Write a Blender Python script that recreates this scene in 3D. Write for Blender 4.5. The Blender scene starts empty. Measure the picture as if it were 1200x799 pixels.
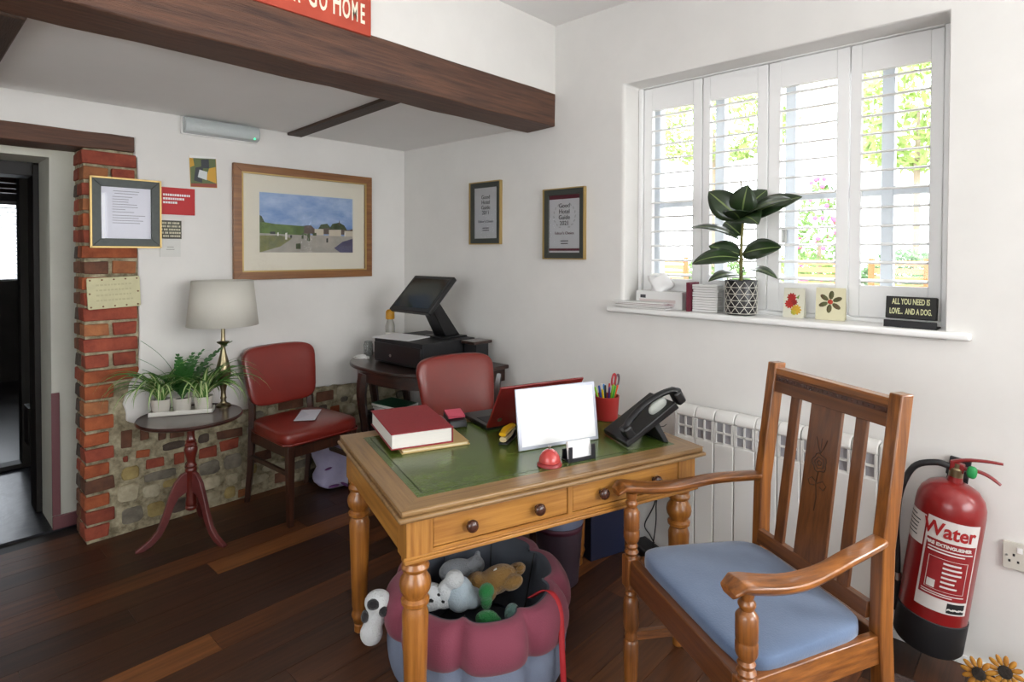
import bpy, bmesh, math, random
from mathutils import Vector, Matrix, Euler
from math import pi, sin, cos, radians as R
random.seed(7)
sc = bpy.context.scene
C = sc.collection

# ---------------------------------------------------------------- camera
F_PX, PPY, YAW, PITCH, ROLL = 683.67, 308.35, .822498, -.0169784, .00247128
fw = Vector((sin(YAW)*cos(PITCH), cos(YAW)*cos(PITCH), sin(PITCH)))
rt = Vector((cos(YAW), -sin(YAW), 0)); up = rt.cross(fw)
r2 = rt*cos(ROLL)+up*sin(ROLL); u2 = -rt*sin(ROLL)+up*cos(ROLL)
cam_d = bpy.data.cameras.new('camera'); cam = bpy.data.objects.new('camera', cam_d); C.objects.link(cam)
cam_d.sensor_fit = 'HORIZONTAL'; cam_d.sensor_width = 36; cam_d.lens = F_PX/1200*36
cam_d.shift_y = (PPY-399.5)/1200; cam_d.clip_start = .05
cam.matrix_world = Matrix(((r2.x,u2.x,-fw.x,-2.54034),(r2.y,u2.y,-fw.y,-3.40632),(r2.z,u2.z,-fw.z,1.42),(0,0,0,1)))
sc.camera = cam

# ---------------------------------------------------------------- light
world = bpy.data.worlds.new('world'); sc.world = world; world.use_nodes = True
bg = world.node_tree.nodes['Background']
bg.inputs[0].default_value = (.93, .965, 1, 1); bg.inputs[1].default_value = 6.5
def area(name, loc, rot, sx, sy, power, col=(1,1,1), spread=180):
    l = bpy.data.lights.new(name, 'AREA'); l.shape = 'RECTANGLE'; l.size = sx; l.size_y = sy
    l.energy = power; l.color = col; l.spread = R(spread)
    o = bpy.data.objects.new(name, l); C.objects.link(o); o.location = loc; o.rotation_euler = rot
    return o
# daylight through the second window; the rear and side lamps are added fill
area('daylight_second_window', (.17,-4.62,1.65), (0,R(90),0), 1.2, 1.4, 62, (1,.995,.985))
area('added_fill_rear', (-1.5,-5.68,1.6), (R(90),0,0), 1.9, 1.2, 25, (1,.995,.985))
area('added_fill_side', (-4.34,-3.0,1.6), (0,R(-90),0), 1.2, 1.8, .6, (1,.995,.985))
# daylight through the shuttered window
pf=area('daylight_front_window', (.34,-2.473,1.695), (0,R(90),0), 1.08, 1.3, 1, (1,1,1)); pf.data.cycles.is_portal = True
# window of the far room beyond the doorway
area('daylight_far_room', (-1.775,5.15,1.54), (R(-90),0,0), .5, .82, 3.5, (.7,.82,1))
vs = sc.view_settings
vs.view_transform = 'Standard'; vs.look = 'None'; vs.gamma = 1; vs.use_curve_mapping = False; vs.exposure = 0.1

# ---------------------------------------------------------------- helpers
def lin(h):
    if isinstance(h, str):
        h = h.lstrip('#'); v = [int(h[i:i+2],16)/255 for i in (0,2,4)]
    else: v = [x/255 for x in h]
    return tuple(((x/12.92) if x <= .04045 else ((x+.055)/1.055)**2.4) for x in v)+(1,)

class Mat:
    cache = {}
def mat(name, col, rough=.5, metal=0, var=0, vscale=8, bump=0, bscale=60, coat=0, trans=0, spec=.5, col2=None, emit=0, sheen=0, stretch=None, objrand=0, sss=0):
    m = bpy.data.materials.new(name); m.use_nodes = True
    nt = m.node_tree; b = nt.nodes['Principled BSDF']
    c = lin(col)
    b.inputs['Base Color'].default_value = c; b.inputs['Roughness'].default_value = rough
    b.inputs['Metallic'].default_value = metal; b.inputs['Specular IOR Level'].default_value = spec
    if coat: b.inputs['Coat Weight'].default_value = coat; b.inputs['Coat Roughness'].default_value = .12
    if trans: b.inputs['Transmission Weight'].default_value = trans
    if sheen: b.inputs['Sheen Weight'].default_value = sheen
    if emit: b.inputs['Emission Color'].default_value = c; b.inputs['Emission Strength'].default_value = emit
    if var or col2 or bump or objrand:
        tc = nt.nodes.new('ShaderNodeTexCoord'); mp = nt.nodes.new('ShaderNodeMapping')
        nt.links.new(tc.outputs['Object'], mp.inputs[0])
        if stretch: mp.inputs['Scale'].default_value = stretch
        if objrand:
            oi = nt.nodes.new('ShaderNodeObjectInfo'); ad = nt.nodes.new('ShaderNodeVectorMath'); ad.operation = 'ADD'
            mu = nt.nodes.new('ShaderNodeMath'); mu.operation = 'MULTIPLY'; mu.inputs[1].default_value = 37
            nt.links.new(oi.outputs['Random'], mu.inputs[0]); nt.links.new(mp.outputs[0], ad.inputs[0]); nt.links.new(mu.outputs[0], ad.inputs[1]); vec = ad.outputs[0]
        else: vec = mp.outputs[0]
        if var or col2:
            n = nt.nodes.new('ShaderNodeTexNoise'); n.inputs['Scale'].default_value = vscale; n.inputs['Detail'].default_value = 6; n.inputs['Roughness'].default_value = .6
            nt.links.new(vec, n.inputs['Vector'])
            r = nt.nodes.new('ShaderNodeValToRGB'); e = r.color_ramp.elements
            c2 = lin(col2) if col2 else tuple(x*(1-var) for x in c[:3])+(1,)
            e[0].position = .32; e[1].position = .68; e[0].color = c2; e[1].color = c
            nt.links.new(n.outputs['Fac'], r.inputs[0]); out = r.outputs[0]
            if objrand:
                hs = nt.nodes.new('ShaderNodeHueSaturation'); mr = nt.nodes.new('ShaderNodeMapRange')
                mr.inputs['To Min'].default_value = 1-objrand; mr.inputs['To Max'].default_value = 1+objrand
                nt.links.new(oi.outputs['Random'], mr.inputs[0]); nt.links.new(mr.outputs[0], hs.inputs['Value']); nt.links.new(out, hs.inputs['Color']); out = hs.outputs[0]
            nt.links.new(out, b.inputs['Base Color'])
        if bump:
            n2 = nt.nodes.new('ShaderNodeTexNoise'); n2.inputs['Scale'].default_value = bscale; n2.inputs['Detail'].default_value = 5
            nt.links.new(vec, n2.inputs['Vector'])
            bp = nt.nodes.new('ShaderNodeBump'); bp.inputs['Strength'].default_value = bump; bp.inputs['Distance'].default_value = .01
            nt.links.new(n2.outputs['Fac'], bp.inputs['Height']); nt.links.new(bp.outputs[0], b.inputs['Normal'])
    return m
def wood(name, dark, light, axis='X', rough=.35, scale=9, coat=.2, objrand=0, bump=.08, contrast=.22):
    st = [20,20,20]; st['XYZ'.index(axis)] = 1.0
    m = mat(name, light, rough, col2=dark, vscale=scale*.35, stretch=st, bump=bump, bscale=scale*2, coat=coat, objrand=objrand)
    r = [n for n in m.node_tree.nodes if n.bl_idname == 'ShaderNodeValToRGB'][0]
    r.color_ramp.elements[0].position = .5-contrast; r.color_ramp.elements[1].position = .5+contrast
    return m
def glassmat(name, rough=.03, tint=(1,1,1)):
    m = bpy.data.materials.new(name); m.use_nodes = True; nt = m.node_tree; nt.nodes.remove(nt.nodes['Principled BSDF'])
    t = nt.nodes.new('ShaderNodeBsdfTransparent'); t.inputs[0].default_value = (*tint,1)
    g = nt.nodes.new('ShaderNodeBsdfGlossy'); g.inputs['Roughness'].default_value = rough
    f = nt.nodes.new('ShaderNodeFresnel'); f.inputs[0].default_value = 1.45
    x = nt.nodes.new('ShaderNodeMixShader'); nt.links.new(f.outputs[0], x.inputs[0]); nt.links.new(t.outputs[0], x.inputs[1]); nt.links.new(g.outputs[0], x.inputs[2])
    nt.links.new(x.outputs[0], nt.nodes['Material Output'].inputs[0]); return m

class MB:
    """collects shapes; build() links them as one mesh object"""
    def __init__(s, M=None): s.v=[]; s.f=[]; s.m=[]; s.sm=[]; s.M = M or Matrix.Identity(4); s.mi=0
    def add(s, vs, fs, smooth=False, M=None):
        o = len(s.v); T = s.M @ M if M is not None else s.M
        s.v += [T @ Vector(p) for p in vs]
        for f in fs: s.f.append([i+o for i in f]); s.m.append(s.mi); s.sm.append(smooth)
        return s
    def box(s, c, d, rot=None, M=None):
        x,y,z = [k/2 for k in d]
        vs = [(-x,-y,-z),(x,-y,-z),(x,y,-z),(-x,y,-z),(-x,-y,z),(x,-y,z),(x,y,z),(-x,y,z)]
        T = Matrix.Translation(c)
        if rot is not None: T = T @ Euler(rot).to_matrix().to_4x4()
        if M is not None: T = M @ T
        return s.add(vs, [(0,3,2,1),(4,5,6,7),(0,1,5,4),(1,2,6,5),(2,3,7,6),(3,0,4,7)], M=T)
    def b2(s, a, b): return s.box([(p+q)/2 for p,q in zip(a,b)], [abs(q-p) for p,q in zip(a,b)])
    def hexa(s, bot, top):
        return s.add(list(bot)+list(top), [(0,3,2,1),(4,5,6,7),(0,1,5,4),(1,2,6,5),(2,3,7,6),(3,0,4,7)])
    def bar(s, a, b, w, h, upv=(0,0,1)):
        a=Vector(a); b=Vector(b); d=(b-a); L=d.length; d.normalize(); u=Vector(upv); sx=d.cross(u)
        if sx.length<1e-4: u=Vector((1,0,0)); sx=d.cross(u)
        sx.normalize(); u=sx.cross(d)
        M = Matrix(((d.x,sx.x,u.x,0),(d.y,sx.y,u.y,0),(d.z,sx.z,u.z,0),(0,0,0,1))); M.translation=(a+b)/2
        return s.box((0,0,0),(L,w,h),M=M)
    def lathe(s, prof, seg=20, M=None, cap=True):
        vs=[]; fs=[]; n=len(prof)
        for r,z in prof:
            for k in range(seg): a=2*pi*k/seg; vs.append((r*cos(a),r*sin(a),z))
        for i in range(n-1):
            for k in range(seg): k2=(k+1)%seg; fs.append((i*seg+k,i*seg+k2,(i+1)*seg+k2,(i+1)*seg+k))
        s.add(vs,fs,True,M)
        if cap:
            if prof[0][0]>1e-5: s.add(vs[:seg],[tuple(range(seg-1,-1,-1))],False,M)
            if prof[-1][0]>1e-5: s.add(vs[-seg:],[tuple(range(seg))],False,M)
        return s
    def tube(s, pts, r, seg=8, closed=False, cap=True, flat=None):
        pts=[Vector(p) for p in pts]; n=len(pts); vs=[]; fs=[]
        rr = r if isinstance(r,(list,tuple)) else [r]*n
        pu=None
        for i,p in enumerate(pts):
            if closed: d=(pts[(i+1)%n]-pts[i-1])
            else: d=(pts[min(i+1,n-1)]-pts[max(i-1,0)])
            d.normalize()
            if pu is None:
                pu=Vector((0,0,1)) if abs(d.z)<.9 else Vector((1,0,0))
            sx=d.cross(pu); sx.normalize(); pu=sx.cross(d)
            for k in range(seg):
                a=2*pi*k/seg; q=(flat or 1)
                vs.append(p+(sx*cos(a)+pu*sin(a)*q)*rr[i])
        m=n if closed else n-1
        for i in range(m):
            j=(i+1)%n
            for k in range(seg): k2=(k+1)%seg; fs.append((i*seg+k,j*seg+k,j*seg+k2,i*seg+k2))
        s.add(vs,[f[::-1] for f in fs],True)
        if cap and not closed:
            s.add(vs[:seg],[tuple(range(seg))],False); s.add(vs[-seg:],[tuple(range(seg-1,-1,-1))],False)
        return s
    def prism(s, poly, z0, z1, M=None, smooth=False):
        n=len(poly); vs=[(x,y,z0) for x,y in poly]+[(x,y,z1) for x,y in poly]
        a=sum(poly[i][0]*poly[(i+1)%n][1]-poly[(i+1)%n][0]*poly[i][1] for i in range(n))
        T=list(range(n)); B=T[::-1]
        side=[(i,(i+1)%n,(i+1)%n+n,i+n) for i in range(n)]
        fs=[tuple(B),tuple(i+n for i in T)]+side
        if a<0: fs=[f[::-1] for f in fs]
        s.add(vs,fs[:2],False,M); s.add(vs,fs[2:],smooth,M); return s
    def ball(s, c, rad, rot=None, u=16, v=10, e=1, M=None):
        if not hasattr(rad,'__len__'): rad=(rad,)*3
        vs=[];fs=[]
        sp=lambda t: math.copysign(abs(t)**e,t)
        for j in range(v+1):
            t=-pi/2+pi*j/v
            for k in range(u):
                a=2*pi*k/u; vs.append((rad[0]*sp(cos(t))*sp(cos(a)),rad[1]*sp(cos(t))*sp(sin(a)),rad[2]*sp(sin(t))))
        for j in range(v):
            for k in range(u): k2=(k+1)%u; fs.append((j*u+k,j*u+k2,(j+1)*u+k2,(j+1)*u+k))
        T=Matrix.Translation(c)
        if rot is not None: T=T@Euler(rot).to_matrix().to_4x4()
        if M is not None: T=M@T
        return s.add(vs,fs,True,T)
    def sheet(s, fn, nu, nv, smooth=True, M=None, two=False):
        vs=[fn(i/nu,j/nv) for j in range(nv+1) for i in range(nu+1)]
        fs=[(j*(nu+1)+i,j*(nu+1)+i+1,(j+1)*(nu+1)+i+1,(j+1)*(nu+1)+i) for j in range(nv) for i in range(nu)]
        return s.add(vs,fs,smooth,M)
    def mesh(s, name, mats, ang=40):
        me=bpy.data.meshes.new(name); me.from_pydata([tuple(p) for p in s.v],[],s.f)
        for p,i,k in zip(me.polygons,s.m,s.sm): p.material_index=i; p.use_smooth=k
        for m in (mats if isinstance(mats,(list,tuple)) else [mats]): me.materials.append(m)
        bm=bmesh.new(); bm.from_mesh(me); bmesh.ops.remove_doubles(bm,verts=bm.verts,dist=1e-5)
        bmesh.ops.recalc_face_normals(bm,faces=bm.faces); bm.to_mesh(me); bm.free()
        me.set_sharp_from_angle(angle=R(ang)); return me
    def build(s, name, mats, parent=None, bevel=0, seg=2, solid=0, sub=0, label=None, loc=None, rot=None, ang=40, kind=None):
        o=bpy.data.objects.new(name,s.mesh(name,mats,ang)); C.objects.link(o)
        if parent: o.parent=parent
        if solid: m=o.modifiers.new('solid','SOLIDIFY'); m.thickness=solid; m.offset=0
        if sub: m=o.modifiers.new('sub','SUBSURF'); m.levels=sub; m.render_levels=sub
        if bevel: m=o.modifiers.new('bevel','BEVEL'); m.width=bevel; m.segments=seg; m.limit_method='ANGLE'; m.angle_limit=R(35)
        if label: o['label']=label
        if loc is not None: o.location=loc
        if rot is not None: o.rotation_euler=rot
        if kind: o['kind']=kind
        return o
def thing(name, label, cat, loc=(0,0,0), rot=(0,0,0), group=None):
    o=bpy.data.objects.new(name,None); C.objects.link(o); o.location=loc
    o.rotation_euler = rot if hasattr(rot,'__len__') else (0,0,rot)
    o.empty_display_size=.05; o['label']=label; o['category']=cat
    if group: o['group']=group
    return o
def tag(o, label, cat, group=None):
    o['label']=label; o['category']=cat
    if group: o['group']=group
    return o
def struct(o, label=None):
    o['kind']='structure'
    if label: o['label']=label
    return o
def sroot(name, label=None, loc=(0,0,0), rot=(0,0,0)):
    o=bpy.data.objects.new(name,None); C.objects.link(o); o.location=loc; o.rotation_euler=rot; return struct(o,label)
def dup(o, parent=None):
    c=o.copy(); C.objects.link(c); c.parent=parent
    for ch in list(o.children): dup(ch,c)
    return c
def text(name, body, size, m, parent, loc, sx=1, align='CENTER', depth=.0006, rot=(0,0,0), bend=None, label=None, space=1, bold=0):
    cu=bpy.data.curves.new(name,'FONT'); cu.body=body; cu.size=size; cu.align_x=align; cu.align_y='CENTER'; cu.extrude=depth; cu.resolution_u=3
    cu.space_line=space; cu.offset=bold
    t=bpy.data.objects.new(name,cu); C.objects.link(t)
    dg=bpy.context.evaluated_depsgraph_get(); me=bpy.data.meshes.new_from_object(t.evaluated_get(dg)); bpy.data.objects.remove(t); bpy.data.curves.remove(cu)
    for v in me.vertices:
        v.co.x*=sx
    me.materials.clear(); me.materials.append(m); me.name=name
    o=bpy.data.objects.new(name,me); C.objects.link(o); o.parent=parent; o.location=loc; o.rotation_euler=rot
    if bend:
        rad,z0,a0=bend; o.location=(0,0,0)
        for v in me.vertices:
            a=a0+(v.co.x+loc[0])/rad; q=rad+v.co.z+.0008
            v.co=(q*cos(a),q*sin(a),z0+v.co.y+loc[1])
    if label: o['label']=label
    return o
WB=(R(90),0,0)          # things hung on the back wall: local x right, y up, z out
WW=(R(90),0,R(-90))     # things hung on the window wall
def smoothpath(pts, n=6):
    pts=[Vector(p) for p in pts]; out=[]
    for i in range(len(pts)-1):
        p0=pts[max(i-1,0)]; p1=pts[i]; p2=pts[i+1]; p3=pts[min(i+2,len(pts)-1)]
        for k in range(n):
            t=k/n; out.append(.5*((2*p1)+(p2-p0)*t+(2*p0-5*p1+4*p2-p3)*t*t+(3*p1-p0-3*p2+p3)*t**3))
    return out+[pts[-1]]
def rrect(w,h,r,n=5,cx=0,cy=0):
    out=[]
    for qx,qy,a0 in ((1,1,0),(-1,1,90),(-1,-1,180),(1,-1,270)):
        for k in range(n+1):
            a=R(a0+90*k/n); out.append((cx+qx*(w/2-r)+r*cos(a),cy+qy*(h/2-r)+r*sin(a)))
    return out
# ---------------------------------------------------------------- materials of the setting
M_plaster = mat('plaster_white', '#e2e0dc', .85, var=.06, vscale=3, bump=.12, bscale=9)
M_ceiling = mat('ceiling_white', '#efeeec', .9, var=.04, vscale=2, bump=.08, bscale=8)
M_white = mat('white_paint', '#eeeeec', .35)
M_whitesatin = mat('shutter_white', '#f1f1f0', .4)
M_mortar = mat('lime_mortar', '#b9af93', .95, col2='#6f664f', vscale=26, bump=1, bscale=45)
M_beam = wood('old_beam_wood', '#36211a', '#6b4733', 'X', .55, 10, 0, bump=.35)
M_beamy = wood('old_beam_wood_y', '#22140e', '#49301f', 'Y', .6, 10, 0, bump=.35)
M_mauve = mat('mauve_paint', '#6e4348', .5)
M_dark = mat('near_black_wood', '#17110e', .5, var=.3, vscale=5)
bricks_m = [mat('brick_'+n, c, .9, col2=d, vscale=14, bump=.6, bscale=40, objrand=.18) for n,c,d in
            (('orange','#b0603a','#8a4529'),('red','#9c4e38','#783528'),('tan','#ab6e45','#875538'),('burnt','#7d523c','#563a2e'))]
stones_m = [mat('stone_'+n, c, .95, col2=d, vscale=12, bump=.8, bscale=30, objrand=.15) for n,c,d in
            (('cream','#cbc2a8','#948a70'),('grey','#8b8476','#5c564c'),('ochre','#b3a06a','#857448'),('dark','#63564c','#3d342e'))]

# ---------------------------------------------------------------- floor
floor = struct(MB().b2((-4.3,-5.6,-.05),(.0,.33,-.012)).build('floor', M_dark))
plank_m = [wood('plank_'+n, d, l, 'X', .42, 7, .0, objrand=.22, bump=.05) for n,d,l in
           (('umber','#2a180f','#4a2d1c'),('brown','#301b10','#5a3520'),('chestnut','#3f2313','#6e4022'),('honey','#553018','#85522b'),('black','#22140d','#3d2417'))]
pw=[.28,.32,.22,.1,.16]
rowh=.131; y=.196; k=0; pm={}
random.seed(21)
while y>-5.5:
    x=-4.25-random.random()*1.2
    while x<0:
        L=random.choice((.9,1.2,1.25,.7)); a=max(x,-4.28); b=min(x+L,-.003)
        if b-a>.06:
            m=random.choices(plank_m,pw)[0]; key=(round(b-a,3),m.name)
            if key not in pm:
                pm[key]=MB().box((0,0,-.006),(b-a-.0016,rowh-.0016,.012)).mesh('plank',m)
            o=bpy.data.objects.new('plank',pm[key]); C.objects.link(o); o.parent=floor; o.location=((a+b)/2,y-rowh/2,0)
        x+=L
    y-=rowh
# passage and far-room floors
fp=struct(MB().b2((-4.3,.33,-.05),(.0,1.6,-.001)).build('floor', mat('passage_floor','#1e1f27',.3,var=.5,vscale=6,bump=.2,bscale=12)))
ff=struct(MB().b2((-4.3,1.6,-.05),(.0,5.2,-.001)).build('floor', mat('far_floor','#2c2422',.3,var=.4,vscale=4)))

# ---------------------------------------------------------------- back wall with brick pier and rubble footing
wb=MB(); wb.b2((-1.883,.016,0),(.35,.2,1.93)); wb.b2((-4.3,.016,1.93),(.35,.2,2.4)); wb.b2((-4.3,.016,0),(-2.75,.2,1.93))
wall_back=struct(wb.build('wall_back', M_mortar), 'white plastered wall with exposed brick pier and rubble stone footing')
low=[(-1.663,.83),(-1.70,.75),(-1.728,.66),(-1.715,.575),(-1.67,.54),(-1.6,.548),(-1.45,.54),(-1.3,.53),(-1.12,.515),(-1.0,.54),(-.9,.585),(-.8,.59),(-.69,.572),(-.6,.565),(-.5,.555),(-.3,.545),(0.0,.5)]
jit=[]
for i in range(len(low)-1):
    a,b=low[i],low[i+1]
    for t in (0,.33,.66): jit.append((a[0]+(b[0]-a[0])*t+random.uniform(-.004,.004), a[1]+(b[1]-a[1])*t+random.uniform(-.006,.006)))
poly=jit+[(0,.5),(0,2.2),(-4.3,2.2),(-4.3,1.995),(-1.674,1.995),(-1.674,1.91),(-1.661,1.9)]+[(-1.661+random.uniform(-.006,.004),1.9-k*.12) for k in range(1,9)]
pl=MB(Matrix.Rotation(R(90),4,'X')); pl.prism(poly,-.03,0)
pl.build('plaster', M_plaster, wall_back, bevel=.006)
MB().b2((-4.3,0,0),(-2.75,.03,1.93)).build('plaster', M_plaster, wall_back)
# pier bricks, each an object
bmc={}
def brick(x,z,w,h,d,m,y=0,par=wall_back,name='brick',rot=0):
    key=(round(w,2),round(h,2),round(d,2),m.name,random.randrange(2))
    if key not in bmc:
        q=MB(); W,D,H=round(w,2)/2,round(d,2)/2,round(h,2)/2; j=lambda:random.uniform(-.004,.004)
        c=[(-W,-D,-H),(W,-D,-H),(W,D,-H),(-W,D,-H),(-W,-D,H),(W,-D,H),(W,D,H),(-W,D,H)]
        c=[(a+j(),b+j()*.5,e+j()) for a,b,e in c]; q.hexa(c[:4],c[4:]); bmc[key]=q.mesh(name,m)
    o=bpy.data.objects.new(name,bmc[key]); C.objects.link(o); o.parent=par; o.location=(x,y+d/2,z); o.rotation_euler=(0,rot,0)
    b=o.modifiers.new('bevel','BEVEL'); b.width=.005; b.segments=2
    return o
random.seed(5)
L0,R0=-1.891,-1.664; nrow=25; ch=1.905/nrow
for i in range(nrow):
    z=.012+ch*(i+.5); h=ch-.012; pick=lambda: random.choices(bricks_m,(.42,.3,.2,.08))[0]
    if z>.78:
        if i%2==0: brick((L0+R0)/2+random.uniform(-.003,.003),z,.225,h,.1,pick(),y=random.uniform(-.003,.004),rot=random.uniform(-.01,.01))
        else:
            brick(L0+.054,z,.105,h,.1,pick(),y=random.uniform(-.003,.004)); brick(R0-.056,z,.105,h,.1,pick(),y=random.uniform(-.003,.004))
    else:
        w=.12 if i%2 else .095
        brick(L0+w/2,z,w,h,.1,pick(),y=random.uniform(-.003,.004),rot=random.uniform(-.02,.02))
    brick(L0+.05,z,.1,h,.09,random.choice((bricks_m[3],bricks_m[1],stones_m[3])),y=.106)  # reveal bricks take darker materials, the shade there put into their colour
# rubble footing: the pieces one can tell apart, then a random fill between them
known=[(-1.714,.477,.05,.085,'b3'),(-1.644,.386,.062,.042,'b0'),(-1.719,.375,.023,.03,'b1'),(-1.588,.322,.078,.05,'b1'),(-1.563,.252,.165,.05,'s1'),(-1.497,.392,.12,.045,'s3'),(-1.351,.395,.06,.055,'s3'),(-1.329,.313,.092,.055,'b1'),(-1.215,.33,.098,.06,'b1'),(-1.211,.392,.14,.048,'b3'),(-1.475,.32,.046,.055,'b1'),(-1.634,.49,.043,.075,'b3'),(-1.555,.475,.045,.08,'b3'),(-1.484,.47,.067,.075,'b3'),(-1.708,.205,.1,.1,'s0'),(-1.321,.225,.12,.08,'s1'),(-1.316,.14,.11,.07,'s0'),(-1.604,.178,.085,.07,'s0'),(-1.327,.05,.13,.075,'s0'),(-1.699,.3,.08,.075,'s2'),(-1.195,.23,.1,.09,'s1'),(-1.201,.131,.07,.07,'s0'),(-1.691,.085,.1,.09,'s1'),(-1.585,.08,.088,.08,'s2'),(-.85,.49,.16,.05,'b3'),(-.62,.5,.12,.06,'b3'),(-.74,.42,.13,.06,'s2'),(-.55,.4,.06,.05,'b0')]
placed=[]
def stone(x,z,w,h,m):
    q=MB(); n=7; pts=[]
    for k in range(n*2):
        a=2*pi*k/(n*2); e=.55; ca,sa=cos(a),sin(a)
        pts.append((math.copysign(abs(ca)**e,ca)*w/2*random.uniform(.86,1.04), math.copysign(abs(sa)**e,sa)*h/2*random.uniform(.86,1.04)))
    q.prism(pts,-.03,random.uniform(.004,.014),M=Matrix.Rotation(R(90),4,'X'))
    o=q.build('stone',m,wall_back,bevel=.006,loc=(x,.016,z)); placed.append((x,z,w,h))
for x,z,w,h,t in known:
    if t[0]=='b': brick(x,z,w,h,.05,bricks_m[int(t[1])],y=.008,rot=random.uniform(-.04,.04)); placed.append((x,z,w,h))
    else: stone(x,z,w,h,stones_m[int(t[1])])
def plaster_low(x):
    for a,b in zip(low[3:],low[4:]):
        if a[0]<=x<=b[0]: return a[1]+(b[1]-a[1])*(x-a[0])/(b[0]-a[0])
    return .5
n=0
for _ in range(14000):
    w=random.uniform(.05,.17); h=random.uniform(.035,.09); x=random.uniform(-1.74,-.02); z=random.uniform(.02,.54)
    if z+h/2>plaster_low(x)-.005 or z-h/2<.004 or x-w/2<-1.745 or x+w/2>-.003: continue
    if any(abs(x-a)<(w+c)/2+.004 and abs(z-b)<(h+d)/2+.004 for a,b,c,d in placed): continue
    t=random.random()
    if t<.22: brick(x,z,w,min(h,.06),.05,random.choice(bricks_m[1:]),y=.008,rot=random.uniform(-.05,.05)); placed.append((x,z,w,h))
    else: stone(x,z,w,h,random.choices(stones_m,(.4,.25,.2,.15))[0])
    n+=1
    if n>190: break
# lintel over the doorway
lt=MB(); pts=[]
for k in range(13):
    x=-2.9+k*(1.224/12); pts.append((x,1.997+random.uniform(-.004,.004)))
pts2=[(x,1.922+random.uniform(-.003,.003)) for x,_ in pts]
lt.prism(pts+pts2[::-1],-.2,.014,M=Matrix.Rotation(R(90),4,'X'))
struct(lt.build('trim_1', M_beam, bevel=.004), 'dark oak lintel over the doorway')

# ---------------------------------------------------------------- passage behind the doorway
wp=MB(); wp.b2((-1.965,.33,0),(.0,.62,2.3)); wp.b2((-4.3,.33,0),(-2.7,.62,2.3)); wp.b2((-2.7,.33,1.9),(-1.965,.62,2.3)); wp.b2((-1.0,.2,0),(-.9,.33,2.3))
struct(wp.build('wall_passage', mat('passage_plaster','#c9c9bf',.85,var=.1,vscale=4,bump=.2,bscale=12)))
struct(MB().b2((-1.968,.322,.07),(-1.934,.33,.70)).build('trim_2', M_mauve, bevel=.002), 'mauve corner board in the passage')
struct(MB().b2((-1.968,.315,0),(-1.1,.33,.068)).build('baseboard_passage', M_mauve, bevel=.003))
fr=MB(); fr.b2((-1.99,.63,0),(-1.93,.8,1.89)); fr.b2((-2.7,.63,1.83),(-1.99,.8,1.95))
struct(fr.build('door_1', M_dark, bevel=.003), 'near black door frame deep in the passage')
d2=MB(); d2.b2((-1.935,1.55,0),(-1.855,1.66,2.0)); d2.b2((-4.2,1.55,-.0),(-1.93,1.66,.03)); d2.b2((-4.2,1.55,1.96),(-1.93,1.66,2.1))
d2o=struct(d2.build('door_2', M_dark, bevel=.003), 'second dark timber frame with threshold')
dl=MB(); dl.b2((-1.985,.9,.3),(-1.945,1.05,.52)); dl.build('latch_box',M_dark,d2o)
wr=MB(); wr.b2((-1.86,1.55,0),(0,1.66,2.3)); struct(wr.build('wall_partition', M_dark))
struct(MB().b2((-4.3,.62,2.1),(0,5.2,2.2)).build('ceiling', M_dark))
for k in range(5):
    struct(MB().b2((-3.5,1.9+k*.55,2.0),(-1.0,2.0+k*.55,2.1)).build('trim_%d'%(10+k), M_beam))
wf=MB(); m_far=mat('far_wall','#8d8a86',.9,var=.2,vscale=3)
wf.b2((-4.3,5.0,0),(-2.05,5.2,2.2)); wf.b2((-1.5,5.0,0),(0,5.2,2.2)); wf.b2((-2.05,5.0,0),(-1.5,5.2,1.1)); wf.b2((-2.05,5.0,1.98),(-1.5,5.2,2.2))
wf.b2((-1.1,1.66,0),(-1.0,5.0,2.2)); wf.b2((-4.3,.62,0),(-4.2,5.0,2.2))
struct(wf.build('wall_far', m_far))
w2=sroot('window_2','far window with white slatted blind'); 
MB().b2((-2.05,5.02,1.1),(-1.5,5.06,1.14)).b2((-2.05,5.02,1.94),(-1.5,5.06,1.98)).b2((-2.05,5.02,1.1),(-2.01,5.06,1.98)).b2((-1.54,5.02,1.1),(-1.5,5.06,1.98)).build('window_frame',M_white,w2)
for k in range(20): MB().box((-1.775,5.0,1.13+k*.043),(.5,.04,.004),rot=(R(30),0,0)).build('slat',M_white,w2)

# ---------------------------------------------------------------- window wall
ww=MB()
for o,i_,skip in (([(.6,-.05),(-3.6,-.05),(-3.6,2.8),(.6,2.8)],[(-1.816,1.12),(-3.13,1.12),(-3.13,2.272),(-1.816,2.272)],1),([(-3.6,-.05),(-5.6,-.05),(-5.6,2.8),(-3.6,2.8)],[(-3.87,1.0),(-5.37,1.0),(-5.37,2.3),(-3.87,2.3)],3)):
    vs=[(0,a,b) for a,b in o+i_]+[(.35,a,b) for a,b in o+i_]
    fs=[]
    for k in range(4):
        j=(k+1)%4; fs+=[(k,j,4+j,4+k),(8+k,12+k,12+j,8+j),(4+k,4+j,12+j,12+k)]
        if k!=skip: fs.append((k,8+k,8+j,j))
    ww.add(vs,fs)
wall_window=struct(ww.build('wall_window', M_plaster, bevel=.012, seg=3), 'white plastered wall with the shuttered window')
# sill
sill=MB().b2((-.035,-1.735,1.124),(.24,-3.204,1.15)).build('trim_3', M_white, bevel=.009, seg=3); struct(sill,'white bullnose window sill')
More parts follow.
